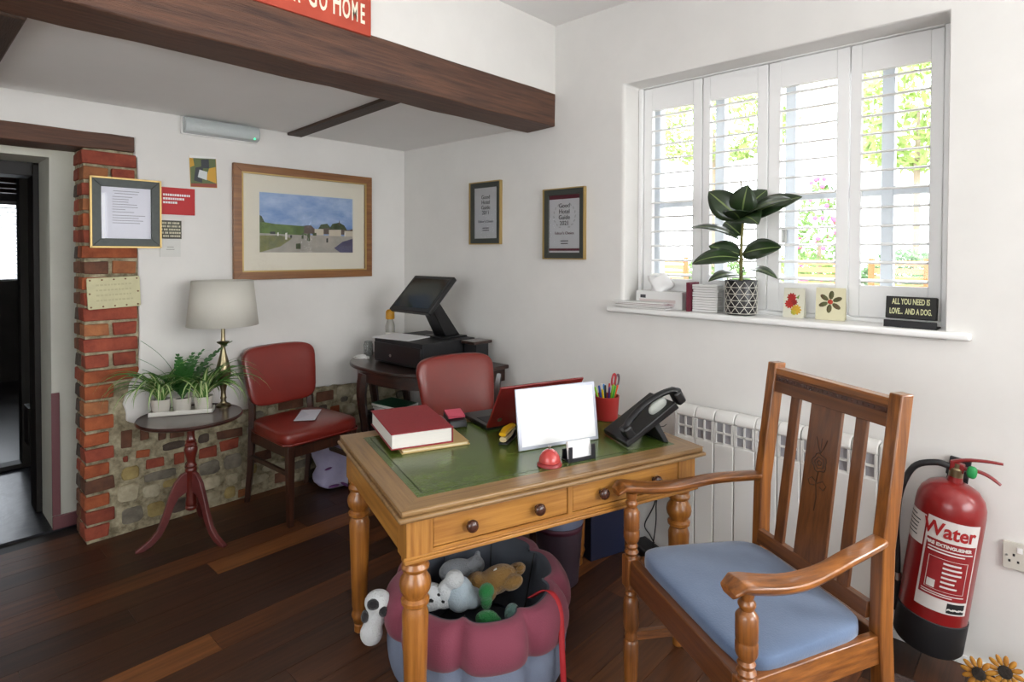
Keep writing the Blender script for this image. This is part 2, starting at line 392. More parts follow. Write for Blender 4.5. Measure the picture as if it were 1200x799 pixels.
# casement window outside the shutters
w1=sroot('window_1','white casement window behind the shutters')
M_frame=mat('window_frame_white','#dfe6ee',.4)
f=MB(); f.b2((.27,-1.816,1.12),(.33,-1.866,2.272)); f.b2((.27,-3.13,1.12),(.33,-3.08,2.272)); f.b2((.27,-1.816,1.12),(.33,-3.13,1.18)); f.b2((.27,-1.816,2.21),(.33,-3.13,2.272))
f.build('window_frame',M_frame,w1,bevel=.004)
for yy in (-2.19,-2.52,-2.90): MB().b2((.275,yy-.022,1.18),(.325,yy+.022,2.21)).build('mullion',M_frame,w1,bevel=.003)
for a,b in ((-2.54,-2.88),(-2.92,-3.08),(-1.866,-2.17)):
    MB().b2((.28,a,1.665),(.32,b,1.70)).build('glazing_bar',M_frame,w1)
M_glass=glassmat('window_glass')
for a,b in ((-1.866,-2.168),(-2.212,-2.498),(-2.542,-2.878),(-2.922,-3.08)): MB().add([(.301,a,1.18),(.301,a,2.21),(.301,b,2.21),(.301,b,1.18)],[(0,1,2,3)]).build('pane',M_glass,w1)
M_steel=mat('brushed_steel','#b9b9b7',.3,1)
MB().b2((.262,-2.492+.008,1.47),(.272,-2.492-.02,1.535)).b2((.245,-2.492+.006,1.478),(.262,-2.492-.01,1.53)).build('handle',M_steel,w1,bevel=.003)
sf=MB(); sf.b2((.135,-1.818,1.15),(.2,-1.838,2.27)); sf.b2((.135,-3.102,1.15),(.2,-3.128,2.27)); sf.b2((.135,-1.838,2.268),(.2,-3.102,2.288)); sf.b2((.135,-1.838,1.15),(.2,-3.102,1.166))
sf.build('shutter_frame',M_whitesatin,w1,bevel=.003)
names=('leftmost shutter panel, behind the white tissue box','second shutter panel from the left, behind the rubber plant','third shutter panel from the left, with flower cards below','rightmost and widest looking shutter panel, above the black sign')
bounds=((-1.841,-2.155,-1.889,-2.109),(-2.160,-2.463,-2.196,-2.416),(-2.467,-2.787,-2.518,-2.74),(-2.791,-3.099,-2.831,-3.058))
for (a,b,c,d),lab in zip(bounds,names):
    t=thing('window_shutter','white louvred '+lab,'shutter',(.165,(a+b)/2,1.167),0,'white louvred shutter panels')
    my=(a+b)/2; lo=lambda y0,y1,z0,z1: MB().b2((-.014,y0-my,z0-1.167),(.014,y1-my,z1-1.167))
    lo(a,c,1.168,2.266).build('stile',M_whitesatin,t,bevel=.003); lo(d,b,1.168,2.266).build('stile',M_whitesatin,t,bevel=.003)
    lo(c,d,2.152,2.266).build('top_rail',M_whitesatin,t); lo(c,d,1.168,1.294).build('bottom_rail',M_whitesatin,t)
    for k in range(12):
        e=MB(Matrix.Rotation(R(90),4,'X')); pts=[(.031*cos(2*pi*q/12),.0048*sin(2*pi*q/12)) for q in range(12)]
        e.prism(pts,-(c-d)/2+.001,(c-d)/2-.001,smooth=True)
        e.build('louvre',M_whitesatin,t,loc=(0,(c+d)/2-my,2.122-.0735*k-1.167),rot=(0,R(-8),0))

# ---------------------------------------------------------------- beams, ceilings, upper wall
bm_=MB(); n=24; J=lambda s=.004: random.uniform(-s,s)
rows=[]
for k in range(n+1):
    x=-4.3+4.295*k/n
    rows.append([(x,-1.376+J(),2.118+J()),(x,-1.172+J(),2.112+J()),(x,-1.172,2.30),(x,-1.376+J(.002),2.300+J(.003)),(x,-1.379+J(),2.21+J())])
vs=[p for r in rows for p in r]; fs=[]
for k in range(n):
    for q in range(5): fs.append((k*5+q,k*5+(q+1)%5,(k+1)*5+(q+1)%5,(k+1)*5+q))
fs+=[tuple(range(5)),tuple(n*5+q for q in range(5))]
bm_.add(vs,fs,True); struct(bm_.build('trim_4', M_beam, bevel=.005, ang=50),'heavy old oak ceiling beam')
struct(MB().b2((-2.47,-1.17,2.105),(-2.243,0,2.16)).build('trim_5', M_beamy, bevel=.008),'dark joist running to the back wall')
bt=MB(); bt.hexa([(-.872,0,2.13),(-.780,0,2.13),(-.868,-1.17,2.13),(-.952,-1.17,2.13)],[(-.872,0,2.16),(-.780,0,2.16),(-.868,-1.17,2.16),(-.952,-1.17,2.16)])
struct(bt.build('trim_6', M_beamy, bevel=.003),'thin dark batten on the low ceiling')
struct(MB().b2((-4.3,-1.372,2.145),(0,.02,2.25)).build('ceiling', M_ceiling),'low white ceiling over the alcove')
struct(MB().b2((-4.3,-1.372,2.299),(0,-1.2,2.8)).build('wall_upper', M_plaster),'white wall above the beam')
struct(MB().b2((-4.3,-5.6,2.674),(0,-1.372,2.78)).build('ceiling', M_ceiling),'high white ceiling')
# unseen rear and left walls; their windows are added for the fill lamps
def holed(name, axis, pos, thick, a0,a1,z0,z1, b0,b1,c0,c1):
    q=MB(); P=lambda a,z,t: (a,pos+t,z) if axis=='y' else (pos+t,a,z)
    for (p0,p1,r0,r1) in ((a0,b0,z0,z1),(b1,a1,z0,z1),(b0,b1,z0,c0),(b0,b1,c1,z1)): q.b2(P(p0,r0,0),P(p1,r1,thick))
    return struct(q.build(name,M_plaster))
holed('wall_rear','y',-5.6,-.25,-4.55,.35,0,2.78,-2.5,-.5,.95,2.25)
w5=sroot('added_window_5'); MB().b2((-2.5,-5.75,.95),(-2.44,-5.7,2.25)).b2((-.56,-5.75,.95),(-.5,-5.7,2.25)).b2((-2.5,-5.75,.95),(-.5,-5.7,1.01)).b2((-2.5,-5.75,2.19),(-.5,-5.7,2.25)).build('window_frame',M_white,w5)
holed('wall_left','x',-4.3,-.25,-5.6,.3,0,2.78,-3.95,-2.05,.95,2.25)
w3=sroot('window_3'); MB().b2((.2,-3.87,1.0),(.26,-3.93,2.3)).b2((.2,-5.31,1.0),(.26,-5.37,2.3)).b2((.2,-3.87,1.0),(.26,-5.37,1.06)).b2((.2,-3.87,2.24),(.26,-5.37,2.3)).b2((.2,-4.59,1.0),(.26,-4.65,2.3)).build('window_frame',M_white,w3)
w4=sroot('added_window_4'); MB().b2((-4.4,-3.95,.95),(-4.35,-3.89,2.25)).b2((-4.4,-2.11,.95),(-4.35,-2.05,2.25)).b2((-4.4,-3.95,.95),(-4.35,-2.05,1.01)).b2((-4.4,-3.95,2.19),(-4.35,-2.05,2.25)).b2((-4.4,-3.03,.95),(-4.35,-2.97,2.25)).build('window_frame',M_white,w4)
# ---------------------------------------------------------------- furniture
def warp(mb, fn, start=0):
    for i in range(start,len(mb.v)): mb.v[i]=Vector(fn(mb.v[i]))
    return mb
oak={a:wood('golden_oak_'+a,'#8c5721','#c18b43',a,.35,9,.35) for a in 'XYZ'}
oaktop={a:wood('worn_oak_'+a,'#6f5030','#9b7a4e',a,.4,9,.2) for a in 'XYZ'}
M_knob=mat('knob_wood','#4a2a1e',.25,var=.3,vscale=20,coat=.4)
M_leather=mat('green_leather','#53642a',.26,col2='#3f4f1d',vscale=7,bump=.06,bscale=120,coat=.15)
M_brass=mat('aged_brass','#8f8468',.3,1)
M_black=mat('black_plastic','#121214',.35)
M_blackm=mat('black_matt','#17171a',.6)

# ---- writing desk
DX,DY=.565,.38
desk=thing('writing_desk','golden oak writing desk with green leather top and turned legs','desk',(-.966,-1.970,0),R(-18.5))
MB().box((0,0,.706),(2*DX,2*DY,.014)).box((0,0,.7215),(2*DX-.016,2*DY-.016,.017)).build('top',oaktop['X'],desk,bevel=.006,seg=3)
for s in (-1,1):
    MB().prism([(-DX+.008,s*(DY-.008)),(DX-.008,s*(DY-.008)),(DX-.078,s*(DY-.078)),(-DX+.078,s*(DY-.078))],.7298,.7312).build('border_board',oaktop['X'],desk)
    MB().prism([(s*(DX-.008),-DY+.008),(s*(DX-.008),DY-.008),(s*(DX-.078),DY-.078),(s*(DX-.078),-DY+.078)],.7298,.7312).build('border_board',oaktop['Y'],desk)
lea=MB().box((0,0,.7308),(2*DX-.157,2*DY-.157,.0014)).build('leather_inset',M_leather,desk,label='green leather writing surface')
tl=MB(); a,b=DX-.1,DY-.1
M_tool=mat('dark_tooling','#232c10',.5)
for s in (-1,1): tl.b2((-a,s*b-.0015,.7314),(a,s*b+.0015,.7319)); tl.b2((s*a-.0015,-b,.7314),(s*a+.0015,b,.7319))
tl.build('tooled_line',M_tool,lea)
LX,LY=DX-.067,DY-.067
prof=[(.014,0),(.02,.006),(.02,.03),(.016,.034),(.022,.04),(.026,.055),(.031,.068),(.027,.08),(.025,.09),(.028,.1),(.034,.30),(.0375,.415),(.032,.43),(.030,.437),(.039,.445),(.040,.455),(.032,.463),(.033,.468),(.042,.482),(.0445,.497),(.042,.512),(.033,.527),(.030,.535),(.038,.541),(.040,.549),(.036,.556),(.034,.562),(.039,.568),(.039,.578)]
M_dleg=wood('desk_leg_oak','#774419','#b0722f','Z',.3,9,.4)
legm=MB().lathe(prof,24).mesh('leg',M_dleg)
for sx in (-1,1):
    for sy in (-1,1):
        l=bpy.data.objects.new('leg',legm); C.objects.link(l); l.parent=desk; l.location=(sx*LX,sy*LY,0)
        MB().box((sx*LX,sy*LY,.638),(.078,.078,.122)).build('leg_block',oak['Z'],desk,bevel=.002)
MB().lathe([(.017,0),(.02,.004),(.02,.028),(.015,.034)],16).build
ax=LX-.039; fy=-LY-.034
for s in (-1,1): MB().b2((s*(LX+.03)-.01*s*0-.009,-LY+.039,.588),(s*(LX+.03)+.009,LY-.039,.699)).build('side_apron',oak['Y'],desk)
MB().b2((-ax,LY+.02,.588),(ax,LY+.036,.699)).build('back_apron',oak['X'],desk)
MB().b2((-ax,fy-.002,.688),(ax,fy+.02,.699)).build('top_rail',oak['X'],desk)
MB().b2((-ax,fy-.002,.586),(ax,fy+.02,.602)).build('bottom_rail',oak['X'],desk)
md=MB().b2((-LX-.046,fy-.014,.577),(LX+.046,fy+.004,.588)); md.b2((-LX-.046,fy-.009,.588),(LX+.046,fy,.593)); md.build('moulding',oak['X'],desk,bevel=.003)
MB().b2((-.009,fy-.002,.602),(.009,fy+.02,.688)).build('divider',oak['Z'],desk)
MB().b2((-ax,fy+.03,.59),(ax,LY,.60)).build('dust_board',oak['X'],desk)
for a,b in ((-ax,-.009),(.009,ax)):
    d=MB().b2((a+.002,fy,.604),(b-.002,fy+.018,.686)).build('drawer',oak['X'],desk,bevel=.0015)
    for t in (.25,.75):
        kx=a+(b-a)*t
        MB(Matrix.Translation((kx,fy,.645))@Matrix.Rotation(R(90),4,'X')).lathe([(.009,-.002),(.008,.006),(.012,.010),(.0175,.015),(.0185,.021),(.016,.027),(.009,.031),(0,.032)],18).build('knob',M_knob,d)

# ---- oak armchair with blue cushion
chw={a:wood('chair_oak_'+a,'#502a10','#a2642c',a,.3,9,.4) for a in 'XYZ'}
chd={a:wood('chair_dark_oak_'+a,'#4a2812','#774722',a,.4,9,.25) for a in 'XYZ'}
M_blue=mat('blue_velvet','#5a6d8a',.8,col2='#4a5d7a',vscale=5,bump=.1,bscale=200,sheen=.35)
ac=thing('armchair','oak armchair with slatted back and blue seat cushion in the foreground','armchair',(-1.057,-2.662,0),1.026)
pp=[(.016,0),(.019,.02),(.022,.06),(.024,.13),(.024,.17),(.018,.178),(.022,.19),(.018,.20),(.023,.215),(.0255,.225),(.0255,.30),(.022,.31),(.017,.318),(.021,.328),(.017,.336),(.022,.346),(.022,.350)]
pu=[(.022,.445),(.018,.452),(.023,.462),(.017,.472),(.021,.482),(.016,.490),(.023,.500),(.0255,.508),(.0255,.530),(.024,.533),(.024,.537),(.0255,.540),(.0255,.592),(.020,.60),(.015,.606),(.020,.616),(.020,.622),(.014,.63),(.017,.64),(.017,.652)]
for s in (-1,1):
    MB(Matrix.Translation((s*.28,0,0))).lathe(pp,20).build('front_leg',chw['Z'],ac)
    MB().box((s*.28,0,.398),(.046,.046,.1)).build('leg_block',chw['Z'],ac,bevel=.004)
    MB(Matrix.Translation((s*.28,0,0))).lathe(pu,20).build('arm_post',chw['Z'],ac)
    # rear stile
    st=MB(); path=[(s*.228,-.485,0),(s*.228,-.462,.25),(s*.228,-.450,.45),(s*.228,-.455,.66),(s*.228,-.509,1.058)]
    sec=.019
    vs=[];fs=[]
    for (x,y,z) in path: vs+=[(x-sec,y-sec*1.1,z),(x+sec,y-sec*1.1,z),(x+sec,y+sec*1.1,z),(x-sec,y+sec*1.1,z)]
    for k in range(len(path)-1):
        for q in range(4): fs.append((k*4+q,k*4+(q+1)%4,k*4+4+(q+1)%4,k*4+4+q))
    fs+=[(3,2,1,0),tuple(len(path)*4-4+q for q in range(4))]
    st.add(vs,fs); st.build('rear_stile',chw['Z'],ac,bevel=.004)
    # arm: wide scrolled front, narrow at the stile
    n=20; vs=[];fs=[]
    for k in range(n+1):
        t=k/n; y=.055-(.055+.44)*t
        x=s*(.285-.0*t-(.052)*t**1.5+.018*sin(pi*t))
        top=.683+.004*math.exp(-((t-.06)/.1)**2)-.016*sin(pi*min(1,t/.75))**2*(1 if t<.75 else 0)+.012*max(0,t-.6)/.4
        hw=.040-.016*min(1,t/.55)
        if t<.06: hw*=.72+.28*(t/.06); top-=.018*(1-t/.06)**2
        th=.030-.004*t+(.0 if t>.1 else -.01*(1-t/.1))
        vs+=[(x-hw,y,top-.004),(x,y,top),(x+hw,y,top-.004),(x+hw,y,top-th*.55),(x+hw*.6,y,top-th),(x-hw*.6,y,top-th),(x-hw,y,top-th*.55)]
    m7=7
    for k in range(n):
        for q in range(m7): fs.append((k*m7+q,k*m7+(q+1)%m7,(k+1)*m7+(q+1)%m7,(k+1)*m7+q))
    fs+=[tuple(range(m7)),tuple(n*m7+q for q in range(m7))]
    MB().add(vs,fs,True).build('arm',chw['Y'],ac,ang=50,bevel=.003)
    # side rail & stretcher
    MB().bar((s*.272,-.02,.402),(s*.226,-.44,.402),.024,.075).build('side_rail',chw['Y'],ac,bevel=.003)
    MB().bar((s*.278,-.01,.19),(s*.227,-.465,.19),.02,.028).build('side_stretcher',chw['Y'],ac,bevel=.003)
MB().b2((-.262,-.016,.362),(.262,.016,.442)).build('front_rail',chd['X'],ac,bevel=.004)
MB().b2((-.214,-.462,.365),(.214,-.438,.44)).build('back_seat_rail',chd['X'],ac,bevel=.003)
MB().bar((-.252,-.235,.19),(.252,-.235,.19),.02,.026).build('cross_stretcher',chw['X'],ac,bevel=.003)
by=lambda z: -.455-.054*(z-.66)/.398
def backpiece(name,x0,x1,z0,z1,th,m,par=ac,off=0,bev=.002):
    q=MB(); y0,y1=by(z0)+off,by(z1)+off
    q.hexa([(x0,y0-th/2,z0),(x1,y0-th/2,z0),(x1,y0+th/2,z0),(x0,y0+th/2,z0)],[(x0,y1-th/2,z1),(x1,y1-th/2,z1),(x1,y1+th/2,z1),(x0,y1+th/2,z1)])
    return q.build(name,m,par,bevel=bev)
cr=backpiece('crest_rail',-.21,.21,.965,1.038,.026,chd['X'])
backpiece('crest_moulding',-.21,.21,1.022,1.042,.034,chw['X'],cr)
for k in range(46):
    x=-.2+k*.4/45; MB().ball((x,by(1.008)+.0135,1.008),(.0036,.003,.0042),u=6,v=4).build('bead',M_knob,cr) if k%2==0 else None
backpiece('bead_band',-.21,.21,1.001,1.015,.0275,M_knob,cr,bev=0)
backpiece('lower_back_rail',-.21,.21,.47,.512,.022,chd['X'])
sp=backpiece('splat',-.058,.058,.505,.968,.011,chd['Z'])
# carved rose-tree relief on the splat
M_carve=mat('carved_dark_oak','#3a2010',.5)
cv=MB()
T=lambda x,z: (x,by(z)+.0062,z)
for rr,zz in ((.026,.80),(.016,.80),(.007,.80)):
    cv.tube([T(rr*cos(2*pi*k/18)*(1+.12*cos(5*2*pi*k/18)),zz+rr*sin(2*pi*k/18)*(1+.12*cos(5*2*pi*k/18))) for k in range(18)],.0016,5,closed=True)
cv.tube([T(0,.774),T(.004,.74),T(-.003,.70),T(0,.66)],.0016,5)
for s in (-1,1): cv.tube([T(0,.74),T(s*.02,.752),T(s*.034,.742),T(s*.026,.728),T(s*.01,.732)],.0014,5)
for a in (-.02,0,.02): cv.tube([T(0,.828),T(a*.6,.85),T(a,.872)],.0014,5)
cv.build('carving',M_carve,sp)
backpiece('back_slat',-.142,-.105,.505,.968,.012,chd['Z']); backpiece('back_slat',.105,.142,.505,.968,.012,chd['Z'])
cu=MB().ball((0,-.215,.450),(.254,.207,.028),u=40,v=16,e=.32)
def cushw(p):
    t=(-.215-p.y)/.205  # towards the back
    x=p.x*(1-.10*t); z=p.z+(.008*(1-(p.x/.26)**2)*(1-t*t) if p.z>.452 else 0)+.0025*sin(9*p.x+3*p.y)*(p.z>.455)
    return (x,p.y,z)
warp(cu,cushw); cu.build('seat_cushion',M_blue,ac,label='blue velvet seat cushion',ang=80)

# ---- red upholstered chairs
M_red=mat('red_leatherette','#7f241a',.34,var=.14,vscale=6,bump=.03,bscale=150,coat=.3)
M_chair=wood('dark_chair_wood','#24120b','#4a2818','Z',.4,9,.2)
def red_chair(label,loc,rz):
    t=thing('upholstered_chair',label,'chair',loc,rz,'red upholstered chairs')
    se=MB().ball((0,-.012,.452),(.218,.225,.042),u=40,v=16,e=.33)
    warp(se,lambda p:(p.x*(1-.07*(p.y/.23)),p.y,p.z+(.012*(1-(p.x/.22)**2)*(1-((p.y+.01)/.23)**2) if p.z>.45 else 0)))
    so=se.build('seat',M_red,t,ang=80)
    MB().tube([(.213*(1-.07*(y/.23))*math.copysign(min(1,abs(x)),x),y,.43) for x,y in [(cos(a)/max(abs(cos(a)),abs(sin(a)),.0001)*1,sin(a)/max(abs(cos(a)),abs(sin(a)))*.222-.012) for a in [2*pi*(k+.5)/40 for k in range(40)]]],.005,6,closed=True).build('piping',M_red,so)
    bk=MB().ball((0,0,0),(.215,.027,.168),u=40,v=18,e=.34)
    def bw(p):
        f=p.z/.168; x=p.x*(1.0+.075*f); z=.715+p.z-.012*(p.x/.215)**2*(1 if f>0 else -.3); y=.222+.036*f+p.y-.35*x*x+.02
        return (x,y,z)
    warp(bk,bw); bk.build('backrest',M_red,t,ang=80)
    for s in (-1,1):
        MB().tube([(s*.185,.272,0),(s*.183,.235,.2),(s*.182,.212,.44),(s*.178,.224,.60),(s*.175,.245,.72)],[.017,.020,.022,.020,.017],4,flat=1.1).build('rear_leg',M_chair,t,bevel=.003)
        q=MB(); w1,w0=.02,.0135; x=s*.188; y=-.2
        q.hexa([(x-w0,y-w0,0),(x+w0,y-w0,0),(x+w0,y+w0,0),(x-w0,y+w0,0)],[(x-w1,y-w1,.42),(x+w1,y-w1,.42),(x+w1,y+w1,.42),(x-w1,y+w1,.42)])
        q.build('front_leg',M_chair,t,bevel=.003)
        MB().bar((s*.188,-.19,.385),(s*.184,.21,.385),.02,.055).build('side_rail',M_chair,t)
        MB().bar((s*.187,-.19,.27),(s*.184,.225,.27),.016,.022).build('stretcher',M_chair,t)
    MB().bar((-.18,-.2,.385),(.18,-.2,.385),.02,.055).build('front_rail',M_chair,t); MB().bar((-.18,.212,.385),(.18,.212,.385),.02,.055).build('back_rail',M_chair,t)
    return t
red_chair('red leatherette chair against the stone wall with an envelope on its seat',(-.945,-.315,0),R(3))
red_chair('red leatherette chair pushed up behind the writing desk',(-.545,-1.335,0),R(-13.9))

# ---- mahogany tripod table
M_mah=mat('mahogany_red','#6e2418',.28,col2='#4f160f',vscale=8,coat=.5,stretch=(3,3,.6))
M_mahtop=mat('mahogany_top','#3c1a14',.3,col2='#2a100c',vscale=8,coat=.4,stretch=(1,6,6))
M_mahleg=mat('mahogany_leg','#6f3330',.4,col2='#552222',vscale=8,coat=.25)
pt=thing('tripod_table','round mahogany tripod table with turned red column by the brick pier','table',(-1.509,-.27,0))
MB().lathe([(0,.588),(.20,.588),(.228,.592),(.236,.598),(.237,.605),(.232,.612),(.225,.609),(.218,.607),(0,.607)],56).build('tabletop',M_mahtop,pt)
col=[(.012,.135),(.016,.138),(.026,.145),(.028,.155),(.024,.162),(.027,.168),(.027,.18),(.0245,.19),(.0245,.33),(.027,.335),(.027,.345),(.022,.352),(.027,.36),(.022,.368),(.018,.378),(.022,.40),(.030,.43),(.031,.445),(.026,.458),(.029,.464),(.026,.47),(.022,.478),(.025,.484),(.019,.492),(.017,.52),(.020,.555),(.026,.575),(.05,.584),(.055,.588)]
MB().lathe(col,24).build('column',M_mah,pt)
leg2=[(.02,.335),(.05,.325),(.085,.285),(.11,.225),(.135,.15),(.165,.08),(.20,.045),(.235,.025),(.262,.012),(.262,0),(.225,0),(.185,.016),(.145,.05),(.112,.105),(.088,.17),(.062,.215),(.02,.235)]
for a in (R(176),R(-72),R(55)):
    M=Matrix.Rotation(a,4,'Z')@Matrix.Rotation(R(90),4,'X')
    MB(M).prism([(x*.92,y) for x,y in leg2],-.011,.011).build('leg',M_mahleg,pt,bevel=.004,seg=3)

# ---- half-round console table in the corner
M_con=wood('console_wood','#1c0f0b','#3d2219','Y',.28,8,.4)
ct=thing('console_table','dark half round console table in the corner of the room','table',(0,-.53,0))
out=[]
for k in range(41):
    a=pi/2+pi*k/40; e=.75; ca,sa=cos(a),sin(a)
    out.append((-.004-.655*abs(ca)**e,math.copysign(abs(sa)**e,sa)*.5))
MB().prism(out,.733,.755).build('tabletop',M_con,ct,bevel=.006,seg=3)
MB().prism([(x*.93,y*.93) for x,y in out],.655,.733).build('apron',M_con,ct)
for x,y in ((-.33,.40),(-.33,-.40),(-.6,.12),(-.05,.44),(-.05,-.44)):
    MB().tube(smoothpath([(x,y,.70),(x-.02,y*1.02,.58),(x+.005,y,.35),(x,y,.12),(x-.015,y,0)],4),[.036]*2+[.034,.032,.030,.028,.026,.024,.023,.022,.021,.02,.019,.019,.02,.022,.022],6).build('leg',M_con,ct)
# ---------------------------------------------------------------- things on the walls
M_paper=mat('white_paper','#e9e9ea',.7); M_ink=mat('dark_ink','#3b3b3f',.8); M_gold=mat('gilt_edge','#b49a63',.4,.6)
M_pglass=glassmat('picture_glass',.02)
def quad(a,b): return MB().add([(a[0],a[1],a[2]),(b[0],a[1],a[2]),(b[0],b[1],a[2]),(a[0],b[1],a[2])],[(0,1,2,3)])
def bars(mb, x0, x1, y0, dy, n, h, z, rag=.3, centre=False):
    for k in range(n):
        L=(x1-x0)*(1-random.random()*rag); a=x0 if not centre else (x0+x1-L)/2
        mb.b2((a,y0-k*dy-h/2,z),(a+L,y0-k*dy+h/2,z+.0005))
    return mb
def frame_parts(par,w,h,bw,depth,m,inner=None,mi=None,iw=.006):
    for s in (-1,1):
        MB().prism([(-w/2,s*h/2),(w/2,s*h/2),(w/2-bw,s*(h/2-bw)),(-w/2+bw,s*(h/2-bw))],0,depth).build('frame_rail',m,par,bevel=.002)
        MB().prism([(s*w/2,-h/2),(s*w/2,h/2),(s*(w/2-bw),h/2-bw),(s*(w/2-bw),-h/2+bw)],0,depth).build('frame_stile',m,par,bevel=.002)
# emergency light
el=thing('emergency_light','clear emergency light fitting high on the white wall under the ceiling','wall light',(-1.262,-.001,2.096),WB)
MB().b2((-.2,-.047,0),(.2,.047,.022)).build('base',M_white,el,bevel=.004)
M_diff=mat('prismatic_diffuser','#d5dcdc',.15,trans=.35,bump=.25,bscale=140)
MB().prism([(-.044,.022),(.044,.022),(.036,.062),(.015,.072),(-.015,.072),(-.036,.062)],-.195,.195,M=Matrix.Rotation(R(90),4,'Y')@Matrix.Rotation(R(90),4,'Z')).build('diffuser',M_diff,el,bevel=.004)
MB().ball((.165,-.03,.068),.006,u=8,v=6).build('indicator',mat('green_led','#55f0b0',.3,emit=1.5),el)
# framed notice on the brick pier
nt_=thing('framed_notice','dark green framed notice sheet hung on the brick pier','picture frame',(-1.713,-.006,1.615),WB)
M_dgreen=mat('dark_green_frame','#3a423d',.45,var=.35,vscale=30)
frame_parts(nt_,.29,.33,.038,.016,M_dgreen)
for s in (-1,1):
    MB().b2((-.149,s*.169-.004,0),(.149,s*.169+.004,.018)).build('gilt_edge',M_gold,nt_); MB().b2((s*.149-.004,-.172,0),(s*.149+.004,.172,.018)).build('gilt_edge',M_gold,nt_)
sh=MB().b2((-.108,-.128,.002),(.108,.128,.006)).build('notice_sheet',mat('bluish_paper','#dfe0ea',.6),nt_)
random.seed(3); q=bars(MB(),-.06,.06,.108,.012,2,.003,.006,.3,True); bars(q,-.06,.05,.08,.0125,7,.003,.006,.6); bars(q,-.06,.09,-.012,.0125,4,.003,.006,.25); q.build('printed_lines',mat('pale_ink','#8f8f9a',.8),sh)
quad((-.108,-.128,.0135),(.108,.128)).build('glass',M_pglass,nt_)
# red sign
rs=tag(MB().b2((-.084,-.071,0),(.084,.071,.006)).build('red_sign',mat('red_sign_gloss','#b8181d',.55),None,bevel=.002,loc=(-1.478,-.001,1.69),rot=WB),'glossy red square sign with white lettering beside the framed notice','sign')
q=MB(); random.seed(9)
for k,L in enumerate((.128,.092,.062)):
    x=-.07
    while x<-.07+L: w=random.uniform(.006,.012); q.b2((x,.032-k*.02-.0055,.006),(x+w,.032-k*.02+.0055,.0066)); x+=w+.0025
q.build('lettering',M_paper,rs)
# photo print
ph=thing('photo_print','small colourful photo stuck above the red sign','photo',(-1.349,-.001,1.86),(R(90),R(-2),0))
cols={'y':mat('print_yellow','#c99a2c',.5),'g':mat('print_green','#59663a',.5),'d':mat('print_dark','#2d3238',.5),'s':mat('print_pale','#c9cfd0',.5),'r':mat('print_red','#92402c',.5),'w':mat('print_white','#e6e6e4',.5)}
cl=list(cols.values())
q=MB(); q.b2((-.068,-.085,0),(.068,.085,.002)); 
def blot(mb,mi,pts,z=.0022): mb.mi=mi; mb.prism(pts,z-.0004,z)
q.mi=1; q.b2((-.066,-.083,.002),(.066,.075,.0022))
blot(q,0,[(.01,-.04),(.064,-.06),(.064,.03),(.03,.02)],.0026); blot(q,2,[(-.05,-.05),(-.01,-.06),(.0,.03),(-.04,.02)],.0026); blot(q,2,[(-.01,.02),(.03,.02),(.03,.07),(-.01,.065)],.0027)
blot(q,3,[(-.03,-.03),(.015,-.045),(.02,.0),(-.02,.01)],.0029); blot(q,4,[(-.066,-.083),(.066,-.083),(.066,-.062),(-.066,-.066)],.0027); blot(q,0,[(-.066,.02),(-.045,.03),(-.05,.07),(-.066,.07)],.0027); blot(q,5,[(-.068,.07),(.068,.075),(.068,.085),(-.068,.085)],.0027)
q.build('print',[cols[k] for k in 'ygdsrw'],ph)
# small dark sign and white card
ds=tag(MB().b2((-.053,-.048,0),(.053,.048,.005)).build('word_sign',mat('charcoal_sign','#4a4a40',.6),None,bevel=.001,loc=(-1.514,-.001,1.54),rot=WB),'small charcoal sign with cream lettering under the red sign','sign')
q=MB(); random.seed(4)
for k in range(5):
    x=-.046
    while x<.042: w=random.uniform(.004,.009); q.b2((x,.034-k*.017-.005,.005),(x+w,.034-k*.017+.005,.0056)); x+=w+random.choice((.002,.002,.006))
q.build('lettering',mat('cream_letter','#c8c4ac',.6),ds)
wc=tag(MB().b2((-.049,-.046,0),(.049,.046,.004)).build('white_card',mat('card_offwhite','#d3d3ce',.6),None,loc=(-1.515,-.001,1.443),rot=WB),'small plain white card below the charcoal sign','card')
bars(MB(),-.02,.02,.005,.012,2,.004,.004,.3,True).build('lettering',mat('grey_print','#9a9a94',.7),wc)
# studded plaque
pq=thing('studded_plaque','cream studded plaque screwed to the brick pier','plaque',(-1.768,-.008,1.222),(R(90),R(-2),0))
MB().prism(rrect(.222,.152,.008),0,.008).build('plate',mat('cream_plate','#c9c49c',.55,var=.1,vscale=30),pq,bevel=.0015)
M_stud=mat('rust_stud','#7d5c45',.5,.4)
for k in range(5):
    for s in (-1,1): MB().ball((-.098+k*.049,s*.065,.008),(.0045,.0045,.003),u=8,v=5).build('stud',M_stud,pq)
for s in (-1,1): MB().ball((s*.101,0,.008),(.0045,.0045,.003),u=8,v=5).build('stud',M_stud,pq)
random.seed(6); q=MB()
for k in range(4):
    x=-.075
    while x<.075: w=random.uniform(.006,.014); q.b2((x,.04-k*.025-.004,.008),(x+w,.04-k*.025+.004,.0086)); x+=w+.005
q.build('lettering',mat('faded_letter','#b5b08c',.6),pq)
